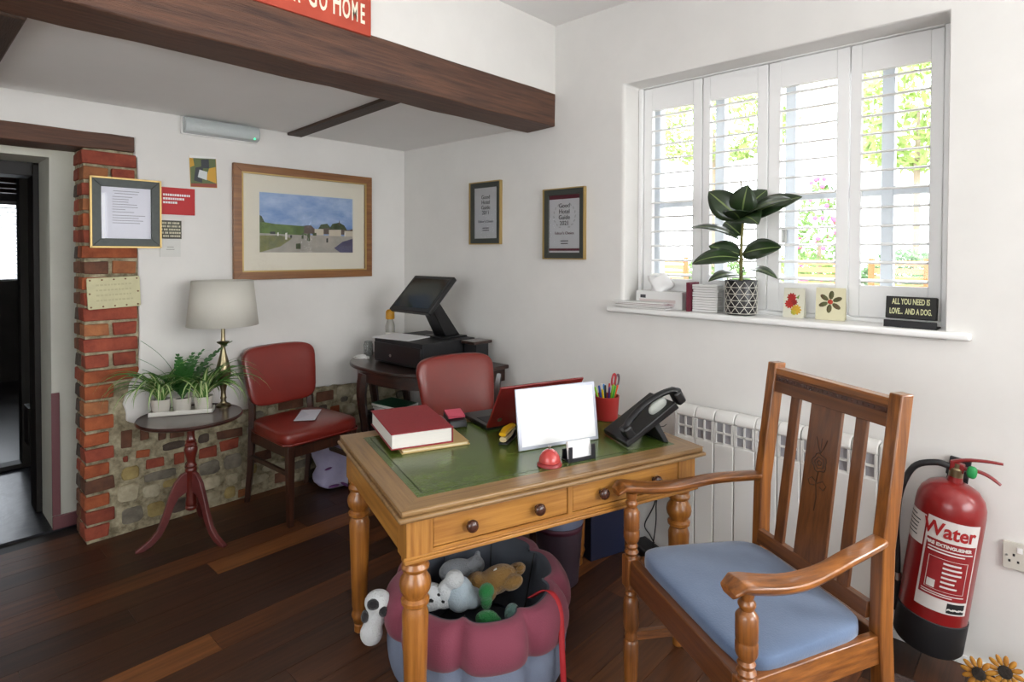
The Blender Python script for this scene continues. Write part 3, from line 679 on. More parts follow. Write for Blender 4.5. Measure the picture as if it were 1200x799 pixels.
# large landscape picture
bp=thing('landscape_picture','large landscape picture of a village street in a wide wooden frame','picture frame',(-.7455,-.002,1.595),WB)
M_pf=wood('picture_frame_wood','#6e4426','#96663a','X',.35,8,.2)
frame_parts(bp,.907,.664,.052,.026,M_pf)
for s in (-1,1):
    MB().b2((-.405,s*.283-.004,.02),(.405,s*.283+.004,.0285)).build('inner_slip',M_gold,bp); MB().b2((s*.4045-.004,-.287,.02),(s*.4045+.004,.287,.0285)).build('inner_slip',M_gold,bp)
MB().b2((-.402,-.281,.004),(.402,.281,.009)).build('mount',mat('mount_cream','#e3ded0',.8),bp)
PX0,PX1,PY0,PY1=-.302,.314,-.173,.179
pm_=[mat('print_sky','#6f93c9',.5,col2='#b9cbe2',vscale=5,stretch=(1,2.2,1)),mat('print_hill','#6f8a45',.5,col2='#4c6233',vscale=18),mat('print_field','#8c8a55',.5,col2='#6c7350',vscale=14),mat('print_road','#b9b3a8',.5,col2='#9b978f',vscale=10),mat('print_roof','#6e5d55',.5,var=.3,vscale=30),mat('print_wall','#cfc6b4',.5),mat('print_tree','#4a5a36',.5,var=.4,vscale=25),mat('print_shadow','#5a5878',.5,var=.3,vscale=12),mat('print_people','#e8e6e0',.5),mat('print_dark2','#353a33',.5)]
q=MB(); X=lambda t:PX0+(PX1-PX0)*t; Y=lambda t:PY0+(PY1-PY0)*t
q.mi=0; q.b2((PX0,PY0,.009),(PX1,PY1,.0095))
def pz(mi,pts,z): q.mi=mi; q.prism([(X(a),Y(b)) for a,b in pts],z-.0003,z)
pz(3,[(0,0),(1,0),(1,.3),(0,.32)],.0100)
pz(1,[(0,.32),(0,.52),(.06,.5),(.15,.48),(.3,.47),(.45,.46),(.5,.43),(.5,.30)],.0103)
pz(6,[(0,.5),(0,.62),(.02,.6),(.04,.53),(.05,.5)],.0105)
pz(2,[(0,0),(0,.28),(.2,.29),(.32,.24),(.2,.1)],.0105)
pz(4,[(.44,.33),(.45,.47),(.52,.48),(.56,.42),(.6,.42),(.64,.5),(.72,.49),(.74,.42),(.95,.42),(1,.44),(1,.33)],.0106)
pz(5,[(.56,.31),(.56,.42),(.66,.42),(.66,.31)],.0108); pz(5,[(.72,.3),(.72,.41),(.86,.42),(.86,.3)],.0108); pz(5,[(.9,.3),(.9,.4),(1,.4),(1,.3)],.0108)
pz(6,[(.72,.42),(.76,.52),(.84,.55),(.9,.5),(.93,.42)],.0109); pz(4,[(.83,.5),(.84,.6),(.85,.5)],.0110); pz(6,[(.6,.42),(.63,.5),(.7,.52),(.74,.45)],.0109)
pz(7,[(.78,.08),(.88,.2),(1,.26),(1,0),(.85,0)],.0107)
for a,b,h,w,m in ((.25,.22,.12,.02,8),(.17,.28,.06,.015,8),(.48,.2,.14,.03,6),(.42,.24,.1,.02,6),(.69,.18,.08,.02,9),(.36,.06,.1,.05,6),(.3,.25,.05,.02,9),(.9,.3,.07,.01,8),(.54,.3,.05,.04,6),(.1,.31,.04,.05,9)): pz(m,[(a,b),(a+w,b),(a+w,b+h),(a,b+h*.9)],.0112)
q.build('print',pm_,bp,label='printed village street scene')
quad((-.402,-.281,.015),(.402,.281)).build('glass',M_pglass,bp)
# award certificates on the window wall
M_maroon=mat('maroon_band','#5e1f2e',.6); M_cert=mat('certificate_paper','#cfcfd1',.6); M_dframe=mat('dark_award_frame','#353a36',.45)
def award(lab,loc,w,h,band,line5,year):
    t=thing('award_frame',lab,'picture frame',loc,WW,'framed award certificates')
    frame_parts(t,w-.008,h-.008,.032,.014,M_dframe)
    for s in (-1,1):
        MB().b2((-w/2,s*(h/2-.002)-.003,0),(w/2,s*(h/2-.002)+.003,.022)).build('gilt_edge',M_gold,t); MB().b2((s*(w/2-.002)-.003,-h/2,0),(s*(w/2-.002)+.003,h/2,.022)).build('gilt_edge',M_gold,t)
    c=MB().b2((-w/2+.034,-h/2+.034,.002),(w/2-.034,h/2-.034,.006)).build('certificate',M_cert,t)
    if band:
        MB().b2((-w/2+.034,h/2-.034-.024,.006),(w/2-.034,h/2-.034,.0066)).build('maroon_band',M_maroon,c); MB().b2((-w/2+.034,-h/2+.046,.006),(w/2-.034,-h/2+.059,.0066)).build('maroon_band',M_maroon,c)
    y0=h/2-.095
    for k,s in enumerate(('Good','Hotel','Guide',year)): text('lettering',s,.034,M_ink,c,(0,y0-k*.032,.007),sx=.95)
    text('lettering',line5,.021,M_maroon if band else M_ink,c,(0,y0-.150,.007))
    bars(MB(),-.035,.035,-h/2+.10,.014,2,.005,.006,.3,True).build('small_print',M_ink,c)
    if band:
        M_lau=mat('laurel_grey','#b3b3b3',.7) 
        q=MB()
        for s in (-1,1):
            for k in range(7): a=R(-65+k*20); q.ball((s*(.074*cos(a)),.045+.07*sin(a),.006),(.009,.004,.0006),rot=(0,0,s*(a+1.2) if s>0 else -(a+1.2)),u=8,v=4)
        q.build('laurel',M_lau,c)
    quad((-w/2+.034,-h/2+.034,.0105),(w/2-.034,h/2-.034)).build('glass',M_pglass,t)
award('framed award certificate without bands, nearer the corner',(-.001,-.832,1.668),.27,.385,False,"Editor's Choice",'2011')
award('framed award certificate with maroon bands, nearer the window',(-.001,-1.444,1.582),.284,.387,True,"Editor's Choice",'2021')
# painted slogan board on the beam
sb=thing('slogan_board','red board with cream capitals fixed to the wall above the beam','sign',(-1.60,-1.374,2.419),WB)
MB().b2((-.4,-.132,0),(.4,.132,.014)).build('board',mat('faded_red_paint','#bd4a32',.6,col2='#a93c28',vscale=6),sb,bevel=.002)
M_cream=mat('cream_letter_paint','#efe7d2',.7)
for ch,x,s in (('O',.040,.135),('R',.085,.108),('G',.147,.135),('O',.190,.108),('H',.248,.135),('O',.288,.108),('M',.325,.108),('E',.360,.108)):
    text('letter',ch,s,M_cream,sb,(x,-.048 if s>.11 else -.057,.0145),sx=.40 if ch!='M' else .36,bold=.002)
for s in (-1,1): MB().ball((s*.385,.118,.014),(.005,.005,.003),u=8,v=5).build('screw',M_blackm,sb)
# socket
so=thing('wall_socket','cream double socket on the wall right of the extinguisher','socket',(-.001,-3.368,.424),WW)
MB().prism(rrect(.148,.09,.006),0,.011).build('plate',mat('socket_plastic','#c9c6bb',.4),so,bevel=.002)
for s in (-1,1):
    MB().b2((s*.03-.007,.014,.011),(s*.03+.007,.032,.015)).build('switch',M_white,so,bevel=.001)
    for dx,dy in ((0,.005),(-.011,-.016),(.011,-.016)): MB().b2((s*.045+dx-.003,dy-.005,.011),(s*.045+dx+.003,dy+.003,.0115)).build('pin_hole',M_blackm,so)
    MB().lathe([(0,.011),(.0035,.011),(.0035,.0125),(0,.013)],10,M=Matrix.Translation((s*.063,0,0))).build('screw',M_steel,so)
# ---------------------------------------------------------------- radiator
M_rad=mat('radiator_white','#d9d8d4',.4); M_radg=mat('radiator_grille_shadow','#97969a',.6)
ra=thing('electric_radiator','white finned electric radiator under the window','radiator',(0,-2.555,0))
nf=9; y0,y1=.395,-.395; wf_=(y0-y1)/nf
for k in range(nf):
    yc=y0-(k+.5)*wf_; a,b=yc+wf_/2-.0012,yc-wf_/2+.0012
    q=MB(Matrix.Rotation(R(90),4,'X')); 
    prof_=[(-.085,.10),(-.1,.105),(-.1,.60),(-.088,.604),(-.088,.69),(-.1,.694),(-.1,.705),(-.09,.725),(-.075,.734),(-.035,.734),(-.035,.10)]
    q.prism(prof_,-a,-b); f_=q.build('fin',M_rad,ra,bevel=.004)
    MB().b2((-.0895,a-.010,.606),(-.0875,b+.010,.690)).build('grille_recess',M_radg,f_)
    MB().b2((-.1,a-.006,.645),(-.088,b+.006,.652)).b2((-.1,yc-.003,.604),(-.088,yc+.003,.69)).b2((-.1,a,.604),(-.088,a-.01,.69)).b2((-.1,b+.01,.604),(-.088,b,.69)).build('grille_bar',M_rad,f_)
MB().b2((-.098,y0+.012,.1),(-.03,y0,.728)).build('end_cap',M_rad,ra,bevel=.01,seg=3); MB().b2((-.098,y1-.03,.1),(-.03,y1,.728)).build('end_cap',M_rad,ra,bevel=.01,seg=3)
for s in (-.3,.3): MB().b2((-.04,s-.02,.3),(-.001,s+.02,.5)).build('wall_bracket',M_rad,ra)
struct(MB().b2((-.014,-5.05,0),(0,-2.98,.03)).build('baseboard_window',M_white,bevel=.004))
# ---------------------------------------------------------------- fire extinguisher
M_fred=mat('extinguisher_red','#801214',.3,coat=.3); M_lab=mat('label_white','#cfcac6',.5); M_labr=mat('label_red','#8a1a1e',.5)
ex=thing('fire_extinguisher','red water fire extinguisher hung tilted on the wall by the radiator','fire extinguisher',(-.125,-3.105,.100),(R(-1),R(7),R(-90)))
er=.097
MB().lathe([(.06,.10),(er,.10),(er,.475),(er*.98,.50),(er*.9,.525),(er*.72,.548),(er*.45,.562),(.022,.567),(.02,.585),(0,.585)],40).build('cylinder',M_fred,ex)
MB().lathe([(.07,0),(er-.006,0),(er+.002,.012),(er+.003,.115),(er-.002,.119)],40).build('base_skirt',M_blackm,ex)
def patch(name,m,a0,a1,z0,z1,off,par): 
    q=MB(); q.sheet(lambda u,v:((er+off)*cos(R(a0+(a1-a0)*u)),(er+off)*sin(R(a0+(a1-a0)*u)),z0+(z1-z0)*v),24,1); return q.build(name,m,par)
lb=patch('label',M_lab,-118,-28,.158,.462,.0006,ex); 
patch('label_panel',M_labr,-114,-31,.203,.392,.0012,lb)
patch('side_label',M_lab,-172,-121,.352,.455,.0006,ex)
patch('label_panel',mat('label_black','#1b1b1d',.5),-66,-34,.163,.196,.0014,lb)
text('lettering','Water',.064,mat('label_text_red','#9c1616',.5),lb,(0,0,0),sx=.86,bend=(er+.001,.425,R(-80)),bold=.0015)
text('lettering','FIRE EXTINGUISHER',.0145,M_lab,lb,(0,0,0),bend=(er+.0016,.378,R(-78)),bold=.0006)
text('lettering','~~~',.03,M_lab,lb,(0,0,0),bend=(er+.0018,.177,R(-50)),bold=.001)
def lbar(q,a0,a1,z,h,off=.0018): q.sheet(lambda u,v:((er+off)*cos(R(a0+(a1-a0)*u)),(er+off)*sin(R(a0+(a1-a0)*u)),z+h*(v-.5)),10,1)
q=MB(); random.seed(12)
lbar(q,-110,-36,.364,.004); lbar(q,-110,-50,.354,.004)
for a0,a1 in ((-106,-105),(-43,-42)): lbar(q,a0,a1,.282,.106)
lbar(q,-106,-42,.335,.0012); lbar(q,-106,-42,.229,.0012)
for k in range(6): lbar(q,-82,-82+random.uniform(22,36),.322-k*.0155,.006)
lbar(q,-103,-90,.246,.026); lbar(q,-110,-40,.219,.003); lbar(q,-110,-60,.212,.003)
q.build('small_print',M_lab,lb)
q=MB(); 
for k in range(6): lbar(q,-168,-168+random.uniform(20,40),.44-k*.013,.004,.0012)
q.build('small_print',M_ink,ex)
MB().lathe([(.02,.58),(.02,.61),(.014,.615),(.014,.63),(0,.63)],16).build('valve',M_brass,ex)
MB().b2((-.02,-.012,.600),(.02,.012,.632)).build('valve_head',M_fred,ex,bevel=.004)
MB().tube(smoothpath([(-.018,0,.628),(.02,0,.648),(.07,0,.662),(.112,0,.668)],4),[.012,.012,.012,.011,.011,.011,.010,.010,.010,.009,.009,.008,.007],8,flat=.55).build('lever',M_fred,ex)
MB().tube(smoothpath([(-.01,0,.61),(.04,0,.622),(.08,0,.618),(.115,0,.60)],4),[.010]*9+[.009,.009,.008,.007],8,flat=.6).build('carry_handle',M_fred,ex)
MB().ball((.04,-.014,.617),(.014,.012,.02),u=12,v=8,e=.7).build('safety_tag',mat('green_tag','#1f8c4a',.5),ex)
MB().tube(smoothpath([(-.018,.0,.612),(-.06,-.005,.612),(-.115,-.005,.575),(-.14,-.005,.48),(-.138,0,.36),(-.122,0,.26),(-.112,.0,.19)],6),.0105,10).build('hose',mat('hose_rubber','#1a1a1c',.5),ex)
MB().tube([(-.112,0,.19),(-.108,0,.165)],.013,10).build('hose_ferrule',M_steel,ex)
MB().tube([(-.108,0,.165),(-.106,0,.06)],[.014,.017],10).build('nozzle',M_blackm,ex)
MB().b2((-.03,.03,.575),(.03,.112,.60)).b2((-.03,.098,.52),(.03,.112,.62)).build('wall_bracket',M_blackm,ex,bevel=.003)
# sunflower ornament
sfm=[mat('petal_yellow','#c08a2a',.6,col2='#a06018',vscale=25),mat('flower_centre','#2c231c',.8,bump=.5,bscale=150)]
sn=thing('sunflower_ornament','yellow sunflower ornament standing on the floor below the socket','ornament',(-.16,-3.285,0),(0,0,R(-97)))
for x,z,r_ in ((-.035,.078,.045),(.028,.112,.045)):
    M=Matrix.Translation((x,-.012 if x<0 else 0,z))@Matrix.Rotation(R(75),4,'X')
    h=MB(M).lathe([(0,.012),(r_*.38,.010),(r_*.42,.004),(r_*.4,-.006),(0,-.006)],18).build('flower_head',sfm[1],sn)
    for k in range(12):
        a=2*pi*k/12
        MB(M@Matrix.Rotation(a,4,'Z')).ball((r_*.72,0,.002),(r_*.36,r_*.17,.004),u=10,v=6).build('petal',sfm[0],h)
MB().tube([(-.035,0,.02),(-.035,-.005,.075)],.006,8).tube([(.028,0,.02),(.028,.005,.11)],.006,8).build('stem',mat('stem_green','#3d5a2a',.6),sn)
MB().lathe([(0,0),(.055,0),(.055,.015),(.04,.022),(0,.022)],20).build('foot',sfm[1],sn)
# doormat
tag(MB().b2((-.70,-3.95,.0005),(-.235,-2.98,.012)).build('doormat',mat('brown_mat','#4b3b36',.95,var=.25,vscale=80,bump=.6,bscale=200),None,bevel=.004),'plain brown doormat on the floor beside the extinguisher','doormat')
# ---------------------------------------------------------------- things on the window sill
SZ=1.1505
M_leaf=mat('rubber_leaf','#2c4023',.28,col2='#1f301b',vscale=12,coat=.3); M_rib=mat('leaf_rib','#7c8f55',.5); M_under=mat('leaf_pale','#5a7340',.4)
def leafmesh(base,tip,w,nrm,sag=.02,fold=.12,nv=12,mats=2,edge=1):
    base=Vector(base); tip=Vector(tip); d=tip-base; L=d.length; n=Vector(nrm).normalized(); s=d.cross(n).normalized(); n=s.cross(d).normalized()
    q=MB(); us=(-1,-.5,-.06,.06,.5,1)
    prof=lambda v: (sin(pi*min(1,max(0,v))**.85)**.75 if 0<v<1 else .02)
    rows=[]
    for j in range(nv+1):
        v=j/nv; c=base+d*v+n*(sag*4*v*(1-v))
        rows.append([c+s*(u*w/2*prof(v))+n*(fold*abs(u)*w/2*prof(v)) for u in us])
    vs=[p for r in rows for p in r]; k=len(us)
    for j in range(nv):
        for i in range(k-1):
            q.mi=1 if i==2 else 0
            q.add([rows[j][i],rows[j][i+1],rows[j+1][i+1],rows[j+1][i]],[(0,1,2,3)],True)
    return q
rp=thing('rubber_plant','potted rubber plant with dark glossy leaves on the window sill','potted plant',(.055,-2.389,SZ))
o=Vector((.055,-2.389,SZ))
W=lambda x,y,z: (x-o.x,y-o.y,z-o.z)
M_pot=mat('black_glaze','#19181a',.35); M_potl=mat('pot_white_line','#d9d6cb',.5)
pot=MB().lathe([(.058,0),(.064,.004),(.0665,.02),(.0685,.15),(.067,.1535),(.063,.1535),(.062,.135),(0,.135)],40).build('pot',M_pot,rp)
q=MB(); nz=11; hh=.0285
pr=lambda a,z: ((.0668+.0016*z/.15+.0004)*cos(a),(.0668+.0016*z/.15+.0004)*sin(a),z)
for r_ in range(5):
    z0=.008+r_*hh; z1=z0+hh
    for k in range(nz*2):
        a0=2*pi*k/(nz*2); a1=2*pi*(k+1)/(nz*2); up_=(k+r_)%2==0
        p0=pr(a0,z0 if up_ else z1-.003); p1=pr(a1,z1-.003 if up_ else z0); q.tube([p0,p1],.0013,4)
    q.tube([pr(2*pi*k/48,z0) for k in range(48)],.0013,4,closed=True)
q.build('triangle_pattern',M_potl,pot,label='white triangle line pattern')
MB().lathe([(0,.136),(.062,.136)],20,cap=False).build('soil',mat('soil','#2a1d14',.95,bump=.6,bscale=120),rp)
MB().tube(smoothpath([(0,0,.13),(.004,.003,.22),(-.002,.0,.32),(.004,-.004,.42),(.0,0,.50)],4),[.008]*6+[.0065]*6+[.005]*5,8).build('stem',mat('plant_stem','#6f6a34',.6),rp)
LV=[((.05,-2.388,1.575),(.03,-2.262,1.69),.085,(-.8,.3,.5),.012),
    ((.055,-2.39,1.585),(.02,-2.425,1.705),.085,(-.9,-.1,.3),.01),
    ((.05,-2.395,1.585),(-.02,-2.60,1.635),.075,(-.5,0,.8),.02),
    ((.06,-2.40,1.57),(.06,-2.612,1.648),.08,(-.75,.1,.6),.02),
    ((.05,-2.385,1.48),(-.02,-2.20,1.53),.05,(-.4,0,.9),.03),
    ((.05,-2.39,1.57),(-.07,-2.50,1.545),.085,(-.6,0,.7),.025),
    ((.06,-2.39,1.42),(.03,-2.55,1.445),.07,(-.8,0,.5),.012),
    ((.05,-2.385,1.40),(-.02,-2.215,1.375),.062,(-.75,0,.6),.03),
    ((.06,-2.386,1.415),(.03,-2.265,1.45),.06,(-.85,.1,.5),.01),
    ((.05,-2.39,1.335),(-.03,-2.555,1.32),.045,(-.3,0,.95),.03),
    ((.05,-2.386,1.325),(-.05,-2.30,1.30),.05,(-.5,0,.85),.02),
    ((.06,-2.39,1.60),(.10,-2.47,1.69),.075,(-.9,0,.3),.01),
    ((.05,-2.39,1.56),(-.06,-2.39,1.60),.08,(-.4,.0,.9),.01),
    ((.055,-2.388,1.50),(.10,-2.30,1.56),.06,(-.8,0,.6),.01)]
for b,t,w,n_,sg in LV:
    leafmesh(W(*b),Vector(W(*b))+(Vector(W(*t))-Vector(W(*b)))*1.12,w*1.5,n_,sg).build('leaf',[M_leaf,M_rib],rp,solid=.0012)
MB().tube([W(.05,-2.392,1.66),W(.048,-2.39,1.71),W(.046,-2.382,1.775)],[.006,.004,.001],6).build('leaf_sheath',mat('sheath','#8d7f58',.5),rp)
for b,z in (((.06,-2.42,1.42),1.39),((.05,-2.36,1.40),1.37)): MB().tube([W(.055,-2.389,z),W(*b)],.003,6).build('petiole',mat('petiole','#8a7a3c',.5),rp)
# sign
sg=thing('word_block_sign','black block sign with cream words at the right end of the sill','sign',(.035,-3.022,SZ),(0,0,R(-90-3)))
bx_=MB().b2((-.079,-.012,.03),(.079,.018,.112)).build('block',mat('black_wood','#161512',.6),sg,bevel=.002,rot=(R(-8),0,0))
M_lt=mat('cream_stencil','#cfcfa0',.7)
text('lettering','ALL YOU NEED IS',.030,M_lt,bx_,(0,-.0126,.092),sx=.50,rot=(R(90),0,0),bold=.0006); text('lettering','LOVE...  AND A DOG.',.030,M_lt,bx_,(0,-.0126,.056),sx=.46,rot=(R(90),0,0),bold=.0006)
MB().b2((-.079,-.03,0),(.085,.045,.006)).b2((-.079,-.030,0),(.085,-.022,.026)).build('stand',M_blackm,sg,bevel=.002)
# greeting cards with flowers
def card(lab,y,w,h,base_c,kind,rz):
    t=thing('greeting_card',lab,'card',(.075,y,SZ),(0,0,R(-90+rz)),'flower cards on the sill')
    MB().b2((-w/2,0,0),(w/2,.004,h)).build('card_front',base_c,t,rot=(R(-6),0,0),bevel=.0005)
    MB().b2((-w/2,0.028,0),(w/2,.030,h*.98)).build('card_back',base_c,t,rot=(R(6),0,0))
    M=Matrix.Rotation(R(84),4,'X')
    if kind=='mum':
        for cx_,cz,c_,r_ in ((-.008,.085,'#a3221c',.020),(-.016,.058,'#b32a20',.020),(.002,.066,'#8c1b16',.015),(.012,.035,'#c9a02a',.022),(.004,.025,'#b7b03a',.014)):
            q=MB(M)
            for k in range(10): a=2*pi*k/10; q.ball((cx_+r_*.55*cos(a),cz+r_*.55*sin(a),.0005),(r_*.5,r_*.24,.0012),rot=(0,0,a),u=8,v=4)
            q.ball((cx_,cz,.001),(r_*.3,r_*.3,.0015),u=8,v=4); q.build('flower_print',mat('card_flower','%s'%c_,.6),t)
        q=MB(M); q.prism([(-.03,.05),(-.022,.06),(-.02,.04)],.0002,.0008); q.prism([(.01,.085),(.024,.10),(.02,.08)],.0002,.0008); q.build('leaf_print',mat('card_leaf','#6c8a3c',.6),t)
    else:
        q=MB(M); 
        for k in range(6):
            a=2*pi*k/6+.4; q.ball((.028*cos(a),.075+.028*sin(a),.0005),(.018,.0095,.0012),rot=(0,0,a),u=10,v=4)
        q.build('flower_print',mat('poinsettia_dark','#5a3524',.6,col2='#4a5a2c',vscale=20),t)
        MB(M).ball((0,.075,.0012),(.010,.010,.0018),u=10,v=4).build('flower_print',mat('poinsettia_red','#a8351f',.6),t)
card('pale card printed with red and yellow flowers, left of the two flower cards',-2.60,.085,.125,mat('card_pale','#d8d6c4',.6),'mum',-6)
card('cream card printed with a dark six petal flower, right of the two flower cards',-2.742,.108,.132,mat('card_cream','#d2ccab',.6),'star',2)
# stack of white cards, dark red book, tissue box, tissue, magazines
M_pg=mat('page_white','#e3e2e0',.6)
wcs=thing('white_card_stack','upright stack of plain white cards beside the rubber plant pot','cards',(.06,-2.232,SZ),(0,0,R(-90)))
for k in range(11): MB().b2((-.06,-.03,.0015+k*.0115),(.06,.03,.0015+k*.0115+.0095)).build('card_bundle',M_pg,wcs,bevel=.001,loc=(random.uniform(-.002,.002),random.uniform(-.002,.002),0))
db=thing('slim_red_book','slim dark red book standing upright on the sill','book',(.06,-2.158,SZ),(0,0,R(-90)))
MB().b2((-.008,-.05,0),(.008,-.048,.135)).b2((-.008,-.05,0),(-.006,.05,.135)).b2((.006,-.05,0),(.008,.05,.135)).build('cover',mat('dark_red_cover','#6d1f33',.5),db); MB().b2((-.006,-.048,.003),(.006,.049,.131)).build('pages',M_pg,db)
tb=thing('tissue_box','low white tissue box behind the magazines on the sill','tissue box',(.085,-1.99,SZ),(0,0,R(-90)))
MB().b2((-.125,-.045,0),(.125,.045,.085)).build('box',mat('box_white','#dcdcda',.5),tb,bevel=.002)
MB().b2((-.1,-.0456,.05),(-.07,-.045,.066)).build('printed_mark',M_ink,tb); MB().b2((-.105,-.0456,.03),(.09,-.045,.045)).build('printed_band',mat('band_pink','#c9bcb9',.5),tb)
q=MB(); random.seed(31)
q.ball((-.02,0,.11),(.06,.03,.065),u=20,v=12); warp(q,lambda p:(p.x+.016*sin(60*p.z+2)+random.uniform(-.004,.004),p.y+.012*sin(50*p.x)+random.uniform(-.003,.003),p.z+.018*sin(55*p.x)))
q.build('tissue',mat('tissue_white','#eeeeee',.9),tb,ang=80)
mags=[('#8f8f88','grey covered magazine, bottom of the pile on the sill'),('#b9b4ac','pale magazine, second from the bottom of the pile on the sill'),('#77263a','magazine with dark red cover, third of the pile on the sill'),('#c9c9c6','white magazine, topmost of the pile on the sill')]
for k,(c_,lab) in enumerate(mags):
    m=thing('magazine',lab,'magazine',(.012,-1.925-.006*k*(-1)**k,SZ+k*.0085),(0,0,R(-90+(-3,2,-1,4)[k])),'magazines piled on the sill')
    MB().b2((-.14,-.032,0.0003),(.14,.028,.0012)).b2((-.14,-.032,.0072),(.14,.028,.0082)).build('cover',mat('mag_cover',c_,.35),m); MB().b2((-.138,-.031,.0012),(.138,.027,.0072)).build('pages',M_pg,m)

# ---------------------------------------------------------------- things on the desk
DZ=.7325
ux=Vector((cos(R(-18.5)),sin(R(-18.5)),0))
fo=thing('buff_folder','buff card folder under the thick red book on the desk','folder',(-1.165,-1.675,DZ),R(-22))
MB().prism([(-.125,-.17),(.125,-.165),(.125,.17),(-.125,.17)],0,.003).prism([(-.122,-.165),(.122,-.165),(.122,.165),(-.122,.165)],.010,.012).build('cover',mat('buff_card','#b59a66',.7),fo); MB().b2((-.118,-.163,.003),(.116,.16,.010)).build('papers',mat('cream_papers','#d6c9a5',.7),fo)
rb=thing('red_book','thick red hardback book lying on the desk','book',(-1.203,-1.645,DZ+.0125),R(-22))
MB().b2((-.112,-.168,0),(.112,.168,.004)).b2((-.112,-.168,.052),(.112,.168,.056)).b2((.108,-.168,0),(.112,.168,.056)).build('cover',mat('red_cloth','#8a2028',.6,var=.1,vscale=40,bump=.1,bscale=300),rb,bevel=.002)
MB().b2((-.107,-.163,.004),(.107,.163,.052)).build('pages',mat('page_block','#dcd9d2',.7,var=.12,vscale=4,stretch=(1,1,220)),rb)
# laptop with red lid
lp=thing('laptop','open laptop with glossy dark red lid behind the white board','laptop',(-.777,-1.860,DZ),R(-17.2))
MB().b2((-.19,.0,0),(.19,.215,.018)).build('base',M_black,lp,bevel=.003); MB().b2((-.17,.02,.018),(.17,.12,.0195)).build('keyboard',M_blackm,lp)
lid=MB().b2((-.19,-.009,0),(.19,0,.213)).build('lid',mat('laptop_red','#7a1b1e',.16,coat=.5),lp,bevel=.003,loc=(0,.004,.014),rot=(R(33),0,0))
MB().b2((-.18,.0,.012),(.18,.001,.205)).build('screen',M_blackm,lid)
MB().lathe([(0,0),(.010,0),(.010,.001),(0,.0012)],16,M=Matrix.Translation((-.145,-.0088,.04))@Matrix.Rotation(R(90),4,'X')).build('badge',M_steel,lid)
# card reader with pink notes
cdv=thing('card_reader','black card reader with grey handset behind the red book','card reader',(-.990,-1.655,DZ),R(-25))
MB().hexa([(-.036,-.05,0),(.04,-.05,0),(.04,.05,0),(-.036,.05,0)],[(-.034,-.046,.028),(.036,-.046,.028),(.036,.046,.044),(-.034,.046,.044)]).build('body',M_black,cdv,bevel=.004)
MB().tube(smoothpath([(-.050,-.065,.014),(-.052,-.02,.026),(-.050,.05,.022)],4),[.012]*9,8,flat=.8).build('handset',mat('grey_plastic','#6b6663',.5),cdv)
pn=thing('pink_notes','pad of pink sticky notes on top of the card reader','sticky notes',(-.986,-1.650,DZ+.040),(R(10),0,R(-25)))
MB().b2((-.034,-.034,0),(.034,.034,.008)).build('pad',mat('pink_paper','#d0556a',.7),pn)
# stapler
stp=thing('stapler','yellow and black stapler beside the white board','stapler',(-.985,-1.945,DZ),R(25))
MB().b2((-.06,-.017,0),(.06,.017,.008)).build('base',M_black,stp,bevel=.003)
MB().tube([(-.06,0,.02),(0,0,.022),(.055,0,.03)],[.014,.016,.012],8,flat=.7).build('magazine_arm',mat('cream_metal','#c9b78c',.4),stp)
MB().tube([(-.065,0,.04),(-.02,0,.046),(.05,0,.042)],[.014,.018,.014],8,flat=.6).build('top_arm',mat('stapler_yellow','#d0a010',.4),stp)
MB().lathe([(.018,0),(.018,.02),(0,.02)],12,M=Matrix.Translation((.045,0,.008))).build('hinge',M_black,stp)
# white board display
wbd=thing('display_board','white framed display board standing on the desk','display board',(-.897,-2.117,DZ),R(-21.5))
fr_=MB().b2((-.165,-.004,0),(.165,.004,.212)).build('frame',mat('silver_frame','#b9bcc9',.35,.4),wbd,bevel=.003,rot=(R(-9),0,0))
MB().b2((-.152,-.0052,.013),(.152,-.004,.199)).build('sheet',mat('board_white','#f2f2f4',.4),fr_)
MB().bar((0,.03,.17),(0,.10,.003),.05,.004).build('back_strut',M_blackm,wbd)
bl=thing('desk_bell','small red service bell at the front of the desk','bell',(-1.073,-2.213,DZ))
MB().lathe([(.041,0),(.041,.004),(.036,.010),(.030,.013)],24).build('base',mat('bell_base','#8d2a2c',.4),bl)
MB().lathe([(.0355,.012),(.035,.018),(.032,.030),(.024,.042),(.012,.050),(0,.052)],24).build('dome',mat('bell_red','#b8403c',.25,.1,coat=.4),bl); MB().lathe([(.004,.05),(.004,.058),(.006,.060),(0,.062)],10).build('button',M_steel,bl)
ch_=thing('card_holder','black holder with white business cards in front of the board','card holder',(-.963,-2.250,DZ),R(-20))
MB().b2((-.052,-.02,0),(.052,.03,.005)).b2((-.052,.02,0),(.052,.025,.035)).b2((-.052,-.02,0),(-.037,-.015,.05)).b2((.037,-.02,0),(.052,-.015,.05)).b2((-.052,-.02,0),(.052,-.016,.012)).build('stand',mat('navy_black','#15161f',.35),ch_,bevel=.002)
MB().b2((-.044,-.012,.006),(.044,.0,.062)).build('cards',M_paper,ch_,rot=(R(-12),0,0))
